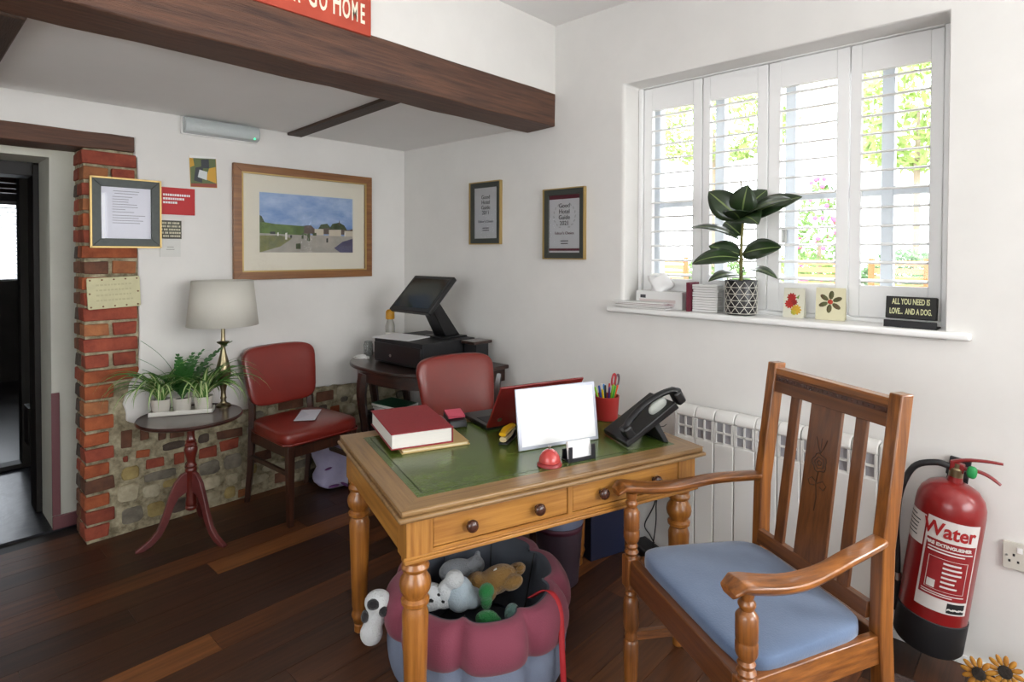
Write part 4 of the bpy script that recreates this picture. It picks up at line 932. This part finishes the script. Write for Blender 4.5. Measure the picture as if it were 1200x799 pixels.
# pen pot
ppt=thing('pen_pot','red pot packed with pens and scissors on the desk','pen pot',(-.500,-2.050,DZ))
MB().lathe([(.044,0),(.046,.002),(.053,.094),(.054,.098),(.050,.098),(.044,.006),(0,.006)],32).build('pot',mat('pot_red','#b23230',.4),ppt)
pens=[('#e3c419',-.035,-.01,-18,6),('#1e3f8e',-.02,.01,-8,-6),('#4a2a6e',-.012,-.02,-6,8),('#2f7ec4',.0,.015,2,-4),('#3fae3a',.012,-.018,6,10),('#84c41f',.02,-.006,10,4),('#d9541c',.028,-.015,14,8),('#22262a',-.005,.0,-3,0),('#c42a2a',.03,.01,16,-6),('#9ad13a',-.03,.015,-14,-8),('#e0e0e0',.01,.022,4,-10)]
for c_,x,y,ax_,ay_ in pens:
    M=Matrix.Translation((x*.5,y*.5,.012))@Euler((R(ay_),R(ax_),0)).to_matrix().to_4x4()
    MB(M).lathe([(.001,0),(.0045,.012),(.0045,.125),(.0035,.13),(0,.131)],8).build('pen',mat('pen_plastic',c_,.4),ppt)
scm=mat('scissor_red','#a8202a',.35); M=Matrix.Translation((.02,-.008,.01))@Euler((0,R(14),0)).to_matrix().to_4x4()
for s in (-1,1): MB(M).tube([(s*.014+.013*cos(2*pi*k/20),0,.148+.025*sin(2*pi*k/20)) for k in range(20)],.0042,8,closed=True).tube([(s*.010,0,.125),(0,0,.09)],.005,8).build('scissor_handle',scm if s<0 else mat('scissor_grey','#5b4a52',.4),ppt)
MB(M).b2((-.006,-.001,.0),(.006,.001,.10)).build('scissor_blade',M_steel,ppt)
# desk phone on its tilted stand
tp=thing('desk_phone','black desk phone propped on its stand at the right of the desk','telephone',(-.606,-2.300,DZ),R(-28))
# local x: low end to raised end
MB().hexa([(-.13,-.085,0),(.085,-.085,.125),(.085,.085,.125),(-.13,.085,0)],[(-.138,-.085,.02),(.067,-.085,.148),(.067,.085,.148),(-.138,.085,.02)]).build('body',M_black,tp,bevel=.005)
MB().hexa([(.03,-.07,0),(.05,-.07,0),(.05,.07,0),(.03,.07,0)],[(-.015,-.06,.075),(.01,-.06,.078),(.01,.06,.078),(-.015,.06,.075)]).build('stand_leg',M_blackm,tp,bevel=.003)
hs=[(-.13,-.06,.05),(-.11,-.06,.088),(-.06,-.06,.135),(.0,-.06,.168),(.06,-.06,.185),(.095,-.06,.178)]
hm=MB().tube(smoothpath(hs,5),[.020]*3+[.015]*18+[.018]*3+[.020]*2,10,flat=.75).build('handset',M_black,tp)
MB().box((.092,-.06,.160),(.035,.045,.05),rot=(0,R(-30),0)).build('earpiece',M_black,hm,bevel=.008,seg=3); MB().box((-.118,-.06,.052),(.035,.045,.045),rot=(0,R(-30),0)).build('mouthpiece',M_black,hm,bevel=.008,seg=3)
MB().ball((.012,-.052,.130),(.042,.012,.024),rot=(0,R(-31),0),u=20,v=10).build('cradle_plate',mat('cradle_grey','#a9ada6',.5),tp)
MB().tube(smoothpath([(.05,.07,.02),(.10,.10,.004),(.13,.09,.004),(.16,.11,.004)],5),.002,6).build('cord',M_black,tp)
# ---------------------------------------------------------------- tripod table: lamp, tray, spider plants
TZ=.6125-.005
la=thing('table_lamp','brass table lamp with pale grey drum shade on the tripod table','lamp',(-1.326,-.200,TZ+.0005))
MB().lathe([(.036,0),(.037,.008),(.030,.014),(.016,.02),(.012,.035),(.016,.045),(.013,.055),(.012,.08),(.016,.10),(.030,.14),(.038,.175),(.036,.20),(.026,.24),(.016,.28),(.011,.31),(.012,.325),(.030,.338),(.032,.343),(.012,.347),(.010,.36),(.010,.47)],28).build('base',M_brass,la)
M_shade=mat('linen_shade','#cbc8be',.85,bump=.1,bscale=300)
q=MB(); n=48
q.lathe([(.172,.43),(.147,.665)],n,cap=False); sh=q.build('lamp_shade',M_shade,la,solid=.003)
MB().tube([(.010,0,.47),(.147,0,.65)],.002,6).tube([(-.010,0,.47),(-.147,0,.65)],.002,6).build('shade_carrier',M_brass,sh)
MB().ball((0,0,.52),(.025,.025,.04),u=12,v=8).build('bulb',M_white,la)
M_tray=mat('tray_white','#d2cfc6',.45)
ty=thing('plant_tray','white narrow tray holding three small pots on the tripod table','tray',(-1.5205,-.187,TZ+.0005),R(-27.8))
MB().b2((-.143,-.04,0),(.143,.04,.004)).build('tray_base',M_tray,ty)
for a,b in (((-.143,-.04,0),(.143,-.036,.022)),((-.143,.036,0),(.143,.04,.022)),((-.143,-.04,0),(-.139,.04,.022)),((.139,-.04,0),(.143,.04,.022))): MB().b2(a,b).build('tray_wall',M_tray,ty)
M_sg=mat('spider_green','#5d8c3c',.45,col2='#4a7a32',vscale=20); M_sp=mat('spider_stripe','#cfd8a2',.5); M_fern=mat('fern_green','#3a7034',.5)
M_soil=mat('pot_soil','#33241a',.95)
def blade(base,az,L,rise,droop,w,rr=None):
    q=MB(); n=9; p=Vector(base); pts=[]
    d=Vector((cos(az),sin(az),0)); el=rise; st=L/n
    for k in range(n+1):
        pts.append(p.copy()); p=p+(d*cos(el)+Vector((0,0,1))*sin(el))*st; el-=droop/n*(1+.6*k/n)
        if p.z<.006: p.z=.006
        p.y=min(p.y,.105)
    s=Vector((-sin(az),cos(az),0)); rows=[]
    for k,c in enumerate(pts):
        t=k/n; ww_=w*(.55+.45*sin(pi*min(1,t*1.4+.1)))*(1 if t<.55 else max(.04,(1-t)/.45))
        rows.append([c-s*ww_/2+Vector((0,0,ww_*.18)),c-s*ww_*.17,c+s*ww_*.17,c+s*ww_/2+Vector((0,0,ww_*.18))])
    for k in range(n):
        for i in range(3):
            q.mi=1 if i==1 else 0; q.add([rows[k][i],rows[k][i+1],rows[k+1][i+1],rows[k+1][i]],[(0,1,2,3)],True)
    return q
def potted(lab,lx,kind,seed):
    c=Vector((-1.5205,-.187,TZ+.005))+Matrix.Rotation(R(-27.8),3,'Z')@Vector((lx,0,0))
    t=thing('potted_houseplant',lab,'potted plant',c,0,'small plants in white pots on the tray'); random.seed(seed)
    MB().lathe([(.034,0),(.037,.003),(.044,.07),(.045,.076),(.042,.076),(.040,.064),(0,.064)],24).build('pot',mat('pot_white','#cdc8be',.5),t)
    MB().lathe([(0,.065),(.040,.065)],16,cap=False).build('soil',M_soil,t)
    if kind=='spider':
        for k in range(56):
            az=random.uniform(0,2*pi); toward=cos(az-R(90)); L=random.uniform(.24,.42)
            if toward>.55: L*=.6
            b=blade((.012*cos(az),.012*sin(az),.064),az,L,R(random.uniform(55,86)),R(random.uniform(70,150)),random.uniform(.020,.031))
            b.build('leaf',[M_sg,M_sp],t)
    else:
        for k in range(22):
            az=random.uniform(0,2*pi); L=random.uniform(.2,.32)
            if k<5: L=.37
            if cos(az-R(90))>.55: L*=.7
            q=MB(); p=Vector((0,0,.064)); el=R(random.uniform(60,88)); n=12; d=Vector((cos(az),sin(az),0)); s=Vector((-sin(az),cos(az),0)); pts=[]
            for j in range(n+1):
                pts.append(p.copy()); p=p+(d*cos(el)+Vector((0,0,1))*sin(el))*(L/n); p.y=min(p.y,.10); el-=R(random.uniform(1,7))
            for j in range(2,n):
                wl=.026*sin(pi*(j/n)**.8)+.003; a=pts[j]; b=pts[j+1]; m=(a+b)/2
                for sg_ in (-1,1): q.add([a,b,m+s*sg_*wl+(b-a)*.6,m+s*sg_*wl],[(0,1,2,3)])
            q.tube(pts,.0011,4); q.build('frond',M_fern,t)
    return t
potted('variegated spider plant at the left end of the white tray',-.095,'spider',11)
potted('dark green fern between the two spider plants',0,'fern',12)
potted('variegated spider plant at the right end of the white tray',.095,'spider',15)

# ---------------------------------------------------------------- console table things
KZ=.7555
ti=thing('cash_drawer','black cash drawer box on the corner console table','cash drawer',(-.285,-.585,KZ))
MB().b2((-.205,-.235,.006),(.2,.235,.15)).build('case',M_blackm,ti,bevel=.004); MB().b2((-.213,-.228,.018),(-.205,.228,.125)).build('drawer_front',M_black,ti,bevel=.003)
MB(Matrix.Translation((-.213,.06,.055))@Matrix.Rotation(R(-90),4,'Y')).lathe([(.009,0),(.009,.003),(0,.003)],14).build('lock',M_steel,ti)
for sx in (-.17,.17):
    for sy in (-.2,.2): MB().lathe([(.012,0),(.012,.007)],10,M=Matrix.Translation((sx,sy,0))).build('rubber_foot',M_blackm,ti)
KT=KZ+.1505
mo=thing('till_monitor','black touch screen till monitor tilted on a stand','monitor',(-.2,-.66,KT))
MB().b2((-.075,-.1,0),(.105,.1,.01)).build('foot',M_black,mo,bevel=.003)
MB().hexa([(-.03,-.055,.01),(.085,-.055,.01),(.085,.055,.01),(-.03,.055,.01)],[(-.16,-.05,.23),(-.10,-.05,.25),(-.10,.05,.25),(-.16,.05,.23)]).build('neck',M_black,mo,bevel=.004)
# screen panel: bottom edge x -.45 z 1.08, top edge x -.25 z 1.275
Mp=Matrix.Translation((-.155,.012,.268))@Matrix.Rotation(R(-45),4,'Y')
pn_=MB(Mp).b2((-.14,-.187,-.018),(.14,.187,.012)).build('screen_case',M_black,mo,bevel=.006)
MB(Mp).b2((-.113,-.163,.0121),(.113,.163,.0128)).build('screen',mat('dark_screen','#2a2f30',.12),pn_)
pa=thing('paper_stack','sheaf of white papers lying on the cash drawer','papers',(-.40,-.50,KT),R(8))
for k in range(4): MB().b2((-.1,-.145,k*.0016),(.1,.145,k*.0016+.0012)).build('sheet',M_paper,pa,rot=(0,0,R(random.uniform(-6,6))))
bd=thing('wooden_board','small dark wooden board lying at the back of the cash drawer','board',(-.145,-.905,KT-.02))
MB().b2((-.075,-.05,0),(.075,.065,.018)).build('panel',M_con,bd,bevel=.005)
MB().b2((-.05,-.04,-.13),(.05,.06,0)).build('support_block',M_blackm,bd)
bo=thing('capped_bottle','clear bottle with yellow cap behind the till monitor','bottle',(-.30,-.245,KZ))
MB().lathe([(.028,0),(.03,.004),(.03,.19),(.024,.215),(.016,.235),(.016,.245)],20).build('body',mat('bottle_clear','#c9c6bd',.15,trans=.6),bo)
MB().lathe([(.0305,.07),(.0305,.15)],20,cap=False).build('bottle_label',mat('bottle_label','#d8d6cc',.6),bo); MB().lathe([(.026,.235),(.029,.24),(.028,.285),(.018,.297),(0,.298)],18).build('cap',mat('cap_yellow','#c98f1c',.4),bo)
jr=thing('glass_jar','small glass jar near the wall end of the console table','jar',(-.40,-.145,KZ))
MB().lathe([(.028,0),(.03,.004),(.031,.07),(.026,.08),(.026,.09),(.023,.09),(.023,.078),(.028,.068),(.027,.006),(0,.006)],20).build('glass',mat('jar_glass','#c2c6c4',.1,trans=.7),jr)
wcab=thing('white_cable','coiled white cable on the console table edge','cable',(-.50,-.195,KZ))
q=MB()
for k in range(3): q.tube([(.03*cos(a)*(1-.12*k)+.008*k,.045*sin(a)*(1-.1*k),.004+.005*k) for a in [2*pi*j/24 for j in range(24)]],.003,6,closed=True)
q.build('coil',M_white,wcab); MB().b2((.01,-.07,0),(.03,-.045,.015)).build('plug',M_white,wcab,bevel=.002)
cb=thing('storage_box','dark storage box standing under the console table','box',(-.33,-.40,0))
MB().b2((-.15,-.16,0),(.15,.16,.43)).build('carcass',M_blackm,cb,bevel=.004); MB().b2((-.155,-.155,.02),(-.15,.155,.41)).build('door',M_dark,cb,bevel=.002)
for k,(c_,lab) in enumerate((('#8f9199','grey and white booklet, bottom of the pile under the console'),('#c3c6cc','pale booklet in the middle of the pile under the console'),('#1f5a3c','green folder, topmost of the pile under the console'))):
    m=thing('booklet',lab,'booklet',(-.39,-.42,.4305+k*.0205),R(-10+k*9),'booklets under the console table')
    MB().b2((-.085,-.12,0),(.085,.12,.0015)).b2((-.085,-.12,.0185),(.085,.12,.02)).b2((.083,-.12,0),(.085,.12,.02)).build('cover',mat('booklet_cover',c_,.5),m); MB().b2((-.083,-.118,.0015),(.083,.118,.0185)).build('pages',M_pg,m)
# envelope on the red chair
en=thing('envelope','white envelope lying on the red chair seat','envelope',(-.925,-.345,.508),(0,0,R(52)))
MB().prism([(-.11,-.055),(.11,-.055),(.11,.055),(-.11,.055)],0,.002).build('body',mat('envelope_paper','#cfd0da',.7),en); MB().prism([(-.11,.055),(.11,.055),(0,-.005)],.002,.0026).build('flap',mat('envelope_flap','#c6c7d2',.7),en)
# carrier bag
random.seed(41)
bg_=thing('carrier_bag','crumpled white and purple carrier bag on the floor under the console','bag',(-.665,-.21,0)); bg_.scale=(1.25,1.25,1.25)
q=MB(); q.ball((0,0,.115),(.115,.07,.115),u=26,v=16,e=.55)
def cr_(p):
    n=.014*sin(38*p.x+21*p.z)+.010*sin(55*p.z-30*p.y)+random.uniform(-.003,.003); l=Vector((p.x,p.y,0)); l=l.normalized() if l.length>1e-4 else Vector((1,0,0))
    return (p.x+l.x*n-.12*(p.z-.1)*.6,p.y+l.y*n,max(0,p.z*1.02+n*.4))
warp(q,cr_); q.build('bag_body',mat('bag_plastic','#c3c0d6',.3,col2='#a7a3c6',vscale=6),bg_,ang=70)
for x,z,w in ((.03,.05,.03),(-.06,.03,.03),(.06,.16,.02),(-.085,.12,.02),(.0,.02,.03)): MB().ball((x-.03*(z-.1),-.068,z),(w,.010,w*.22),u=10,v=6,rot=(0,.6+9*x,0)).build('printed_patch',mat('bag_purple','#6c3f78',.4),bg_)

# ---------------------------------------------------------------- under the desk
bn=thing('waste_bin','purple grey plastic waste bin under the desk','bin',(-.553,-1.843,0))
MB().lathe([(.082,0),(.086,.004),(.106,.29),(.109,.292),(.109,.298),(.102,.298),(.083,.01),(0,.01)],36).build('bin_body',mat('bin_purple','#4a3d49',.4),bn)
MB().lathe([(.1065,.262),(.110,.30),(.104,.302),(.10,.26)],36,cap=False).build('bin_liner',mat('liner_blue','#76809a',.4),bn)
MB().lathe([(.1035,.235),(.1055,.258)],36,cap=False).build('bin_band',mat('bin_band','#54283a',.5),bn,solid=.001)
nv=thing('navy_box','navy blue storage box on the floor under the desk','box',(-.215,-1.80,0),R(-18))
MB().b2((-.10,-.10,0),(.10,.10,.27)).build('box_body',mat('navy_card','#161d38',.5),nv,bevel=.004); MB().b2((-.104,-.104,.24),(.104,.104,.285)).build('lid',mat('navy_lid','#1a2242',.5),nv,bevel=.003)
ro=thing('router','small black router with a blue light by the wall','router',(-.085,-2.0,0),R(-25))
MB().b2((-.05,-.075,0),(.05,.075,.035)).build('case',M_black,ro,bevel=.006); MB().ball((-.051,.03,.02),.004,u=8,v=6).build('indicator',mat('blue_led','#4a7cff',.3,emit=6),ro)
MB().b2((-.03,-.06,.035),(.03,.06,.037)).build('vent_panel',M_blackm,ro)
cab=tag(MB().tube(smoothpath([(-.04,-2.02,.034),(-.012,-1.98,.05),(-.008,-1.95,.09),(-.008,-2.0,.20),(-.008,-2.03,.33),(-.03,-2.06,.45),(-.1,-2.1,.58)],6),.003,6).build('power_cable',M_black),'thin black cable running up the wall from the router','cable')
cab2=tag(MB().tube(smoothpath([(-.25,-2.22,.58),(-.24,-2.18,.45),(-.20,-2.12,.32),(-.17,-2.10,.2),(-.15,-2.07,.06),(-.13,-2.04,.03)],6),.003,6).build('power_cable',M_black),'black cable hanging from the desk underside to the router','cable')
# dog bed
BC=Vector((-1.15,-1.962,0)); fdir=Vector((.733,.68,0))
bed=thing('dog_bed','maroon and grey padded round dog bed under the desk','pet bed',BC)
NL=8
def bedpt(a,prof,t):
    d=Vector((cos(a),sin(a),0)); k=(1+d.dot(fdir))/2; H=.30+.03*k
    i=t*(len(prof)-1); j=min(int(i),len(prof)-2); f=i-j; r=prof[j][0]+(prof[j+1][0]-prof[j][0])*f; z=prof[j][1]+(prof[j+1][1]-prof[j][1])*f
    pch=(1-abs(sin(NL*(a+.18)/2)))**2.5
    out=r>.26
    r2_=.93*(r*(1-.14*pch) if out else r*(1+.05*pch))
    return (d.x*r2_,d.y*r2_,z*H)
def bedsheet(name,prof,m,nv=12): 
    q=MB(); P=[Vector((p[0],0,p[1])) for p in prof]; sp=[(v.x,v.z) for v in smoothpath(P,4)]
    q.sheet(lambda u,v: bedpt(2*pi*u,sp,v),128,nv); return q.build(name,m,bed,ang=80)
M_bgrey=mat('bed_grey_cloth','#6f788c',.85,bump=.15,bscale=250); M_bmar=mat('bed_maroon_cloth','#7c3548',.8,bump=.15,bscale=250,sheen=.2); M_bin=mat('bed_inner_cloth','#474c55',.9,bump=.15,bscale=250)
bedsheet('outer_wall',[(.25,0),(.295,.03),(.325,.2),(.335,.42),(.325,.56)],M_bgrey)
bedsheet('rim_band',[(.325,.56),(.343,.62),(.348,.76),(.335,.9),(.305,1.0),(.275,1.0)],M_bmar)
bedsheet('inner_bolster',[(.277,1.0),(.258,.96),(.235,.7),(.215,.42),(.20,.3)],M_bin)
MB().lathe([(0,.10),(.15,.10),(.195,.085)],40,cap=False).build('base_pad',M_bin,bed)
q=MB()
for k in range(NL):
    a=2*pi*k/NL-.18
    q.tube([Vector(bedpt(a,[(.277,1.0),(.258,.96),(.235,.7),(.215,.42),(.20,.3)],t))-Vector((cos(a),sin(a),0))*.002 for t in (0,.25,.5,.75,1)],.003,5)
q.build('seam_piping',M_blackm,bed)
# soft toys, each a thing
def plush(name,label,loc,rot,body,vox=.006,group='soft toys in the dog bed'):
    t=thing(name,label,'soft toy',(loc[0]+.012,loc[1]+.012,loc[2]+(.05 if name!='cow_plush' else .03)),rot,group)
    for pname,m,bl in body:
        q=MB()
        for c_,r_ in bl: q.ball(c_,r_,u=14,v=10)
        o_=q.build(pname,m,t,ang=180)
        rm=o_.modifiers.new('remesh','REMESH'); rm.mode='VOXEL'; rm.voxel_size=vox; rm.use_smooth_shade=True
        sm_=o_.modifiers.new('smooth','SMOOTH'); sm_.iterations=3
    return t
fz=lambda n,c,c2=None,s=8: mat(n,c,.95,col2=c2,vscale=s,bump=.7,bscale=180,sheen=.3)
M_tan=fz('plush_tan','#8e6a34'); M_brn=fz('plush_brown','#4a332a'); M_gry=fz('plush_grey','#83878c'); M_wht=fz('plush_white','#d6d9da'); M_blk=fz('plush_black','#1d1c1e'); M_grn=fz('plush_green','#1f7a3c'); M_teal=fz('plush_teal','#5d7d78'); M_pbl=fz('plush_pale_blue','#b3c2cc')
plush('teddy_bear','tan teddy bear lying face down in the dog bed',(-1.10,-2.00,.225),(0,R(-28),R(-52)),[
  ('body',M_tan,[((0,0,0),(.075,.05,.045)),((-.07,.0,.015),(.045,.042,.04)),((-.03,-.055,-.01),(.03,.035,.022)),((-.03,.05,-.01),(.03,.03,.022)),((.06,-.04,-.015),(.04,.024,.024)),((.065,.035,-.015),(.04,.024,.024)),((.095,0,.0),(.018,.012,.012))]),
  ('head',M_brn,[((-.115,0,.02),(.032,.034,.036)),((-.12,-.03,.045),(.013,.012,.013)),((-.12,.03,.045),(.013,.012,.013)),((-.14,0,.01),(.02,.018,.016))]),
  ('tag',M_white,[((.02,-.02,.043),(.010,.010,.004))])])
plush('grey_plush','grey plush animal at the back of the dog bed',(-1.135,-1.835,.205),(0,0,R(-40)),[('body',M_gry,[((0,0,0),(.07,.045,.045)),((.065,0,.02),(.035,.032,.032)),((.075,.025,.045),(.012,.01,.016)),((-.03,-.045,-.02),(.02,.03,.018))])])
plush('white_plush','fluffy white and pale blue plush in the middle of the bed',(-1.225,-1.945,.205),(0,0,R(-30)),[('body',M_pbl,[((0,0,0),(.05,.045,.06)),((.045,.0,-.02),(.04,.04,.035))]),('head',M_wht,[((-.02,-.01,.06),(.034,.032,.03)),((-.05,0,.02),(.025,.03,.035))])])
plush('spotted_plush','white plush with black spots at the left of the bed',(-1.30,-1.875,.20),(0,0,R(-45)),[('body',M_wht,[((0,0,0),(.06,.045,.045)),((.05,0,-.01),(.04,.03,.03)),((-.05,0,.035),(.035,.03,.03))]),('spots',M_blk,[((.01,-.041,.01),(.012,.006,.009)),((.05,-.028,.0),(.01,.006,.008)),((-.02,-.03,.032),(.01,.008,.007)),((.035,-.026,.022),(.012,.008,.007)),((-.03,-.03,-.02),(.011,.008,.009))])])
plush('cow_plush','black and white plush hanging over the left rim of the bed',(-1.455,-1.80,.205),(0,0,R(-40)),[('body',M_wht,[((0,0,.035),(.045,.04,.038)),((-.02,-.01,-.06),(.038,.034,.04)),((-.01,0,-.015),(.035,.032,.04)),((.05,.02,.02),(.04,.03,.028))]),('patches',M_blk,[((-.012,-.03,.045),(.022,.018,.018)),((.02,-.03,.02),(.016,.014,.02)),((-.04,-.018,.0),(.014,.022,.02))])])
plush('green_toy','upper bright green soft toy beside the teddy',(-1.185,-2.035,.232),(0,0,0),[('body',M_grn,[((0,0,0),(.03,.025,.028)),((.0,.0,-.03),(.022,.02,.03))])],.005)
plush('green_toy','lower bright green soft toy against the front rim',(-1.243,-2.095,.195),(0,0,R(-40)),[('body',M_grn,[((0,0,0),(.038,.025,.024)),((.03,0,-.015),(.02,.02,.02))])],.005)
plush('teal_toy','small dull teal soft toy at the right front of the bed',(-1.155,-2.125,.185),(0,0,0),[('body',M_teal,[((0,0,0),(.028,.025,.03)),((.02,.01,-.02),(.02,.02,.02))])],.005)
# red lead draped over the rim
q=MB(); pth=smoothpath([(-1.085,-2.14,.27),(-1.07,-2.205,.315),(-1.08,-2.262,.285),(-1.12,-2.305,.17),(-1.125,-2.315,.08),(-1.135,-2.33,.006),(-1.19,-2.37,.006)],6)
w_=Vector((.68,-.733,0))*.009
for i in range(len(pth)-1): q.add([pth[i]-w_,pth[i]+w_,pth[i+1]+w_,pth[i+1]-w_],[(0,1,2,3)],True)
tag(q.build('dog_lead',mat('red_webbing','#a81f26',.7),None,solid=.003),'bright red webbing dog lead draped over the bed rim','dog lead')

# ---------------------------------------------------------------- garden seen through the shutters
GZ=.45
struct(MB().b2((.36,-12,-.1),(30,20,GZ)).build('floor',mat('garden_gravel','#b5ae9d',.9,col2='#999180',vscale=3)),'pale garden path outside the window')
M_teak=wood('garden_teak','#b97c55','#d49a70','X',.6,8,0); M_tleg=wood('garden_teak_leg','#9a562e','#bf7a49','Z',.6,8,0)
def garden_chair(lab,x,y,rz):
    t=thing('garden_chair',lab,'garden chair',(x,y,GZ),rz,'teak chairs in the garden')
    for sx in (-.22,.22):
        MB().b2((sx-.02,.18,0),(sx+.02,.22,.93)).build('rear_post',M_tleg,t); MB().b2((sx-.02,-.22,0),(sx+.02,-.18,.62)).build('front_post',M_tleg,t); MB().b2((sx-.025,-.25,.62),(sx+.025,.2,.645)).build('arm',M_teak,t)
    for k in range(6): MB().b2((-.2,.185,.50+k*.072),(.2,.205,.55+k*.072)).build('back_slat',M_teak,t)
    for k in range(6): MB().b2((-.22,-.22+k*.07,.42),(.22,-.165+k*.07,.44)).build('seat_slat',M_teak,t)
garden_chair('orange teak slatted chair seen through the left shutter',4.0,-.17,R(70)); garden_chair('orange teak slatted chair seen through the third shutter',4.0,-1.62,R(100)); garden_chair('orange teak slatted chair seen through the right shutter',4.0,-2.38,R(85))
leafg=[mat('garden_leaf_'+n_,c_,.6,col2=d_,vscale=4,objrand=.1) for n_,c_,d_ in (('mid','#7fa05c','#5d8244'),('light','#a9bd72','#86a356'),('dark','#6d9060','#4e7247'))]
for m_ in leafg: m_.node_tree.nodes['Principled BSDF'].inputs['Transmission Weight'].default_value=.0
def bush(name,lab,cat,loc,rad,n,m,seed,trunk=False,flowers=None,leaf=.06):
    random.seed(seed); t=thing(name,lab,cat,loc); q=MB()
    for k in range(n):
        v=Vector((random.gauss(0,1),random.gauss(0,1),random.gauss(0,1))).normalized()*random.uniform(.55,1)**.5
        p=Vector((v.x*rad[0],v.y*rad[1],v.z*rad[2]+rad[2]+(trunk or 0)))
        if p.z<0: continue
        a=Vector((random.gauss(0,1),random.gauss(0,1),random.gauss(0,1))).normalized(); b=a.orthogonal().normalized(); s_=leaf*random.uniform(.6,1.3)
        q.add([p-a*s_,p-b*s_*.5,p+a*s_,p+b*s_*.5],[(0,1,2,3)])
    o_=q.build('foliage',m,t,kind='stuff')
    if trunk: MB().tube([(0,0,0),(.05,.02,trunk),(.0,0,trunk+rad[2])],[.05,.045,.02],8).build('trunk',mat('bark','#9a8c7c',.9),t)
    else: MB().tube([(0,0,0),(0,0,rad[2])],.04,6).build('stem',mat('bark2','#5a4636',.9),t)
    if flowers:
        q=MB()
        for k in range(60):
            v=Vector((random.gauss(0,1),random.gauss(0,1),random.gauss(0,1))).normalized(); q.ball((v.x*rad[0],v.y*rad[1],v.z*rad[2]+rad[2]+(trunk or 0)),.032,u=6,v=4)
        q.build('blossom',mat('blossom',flowers,.6),t,kind='stuff')
for k,(y_,l_) in enumerate(((-3.2,'behind the rightmost garden chair'),(-1.9,'between the two right garden chairs'),(-.6,'behind the third shutter chair'),(.8,'behind the second shutter'),(2.4,'behind the leftmost chair'))): bush('hedge_shrub','clipped green hedge shrub '+l_,'hedge',(7.0,y_,GZ),(.5,.56,.52),1500,leafg[(k*2)%3],50+k,leaf=.05)
bush('garden_tree','leafy tree high behind the right shutter','tree',(8.0,-1.9,GZ),(1.2,1.0,.9),1800,leafg[1],61,trunk=2.2,leaf=.09)
bush('garden_tree','leafy tree high behind the left shutters','tree',(9.0,1.7,GZ),(1.2,1.6,.7),1800,leafg[1],62,trunk=2.8,leaf=.09)
bush('rose_bush','pink flowering rose bush behind the third shutter','bush',(6.2,-1.05,GZ),(.35,.35,.8),500,leafg[0],63,flowers='#cf6590',trunk=.4)
bush('yellow_shrub','yellow green shrub behind the right shutter edge','bush',(4.6,-2.75,GZ),(.35,.3,.45),500,mat('yellow_leaf','#d0c566',.6,col2='#a3ad55',vscale=5),64)
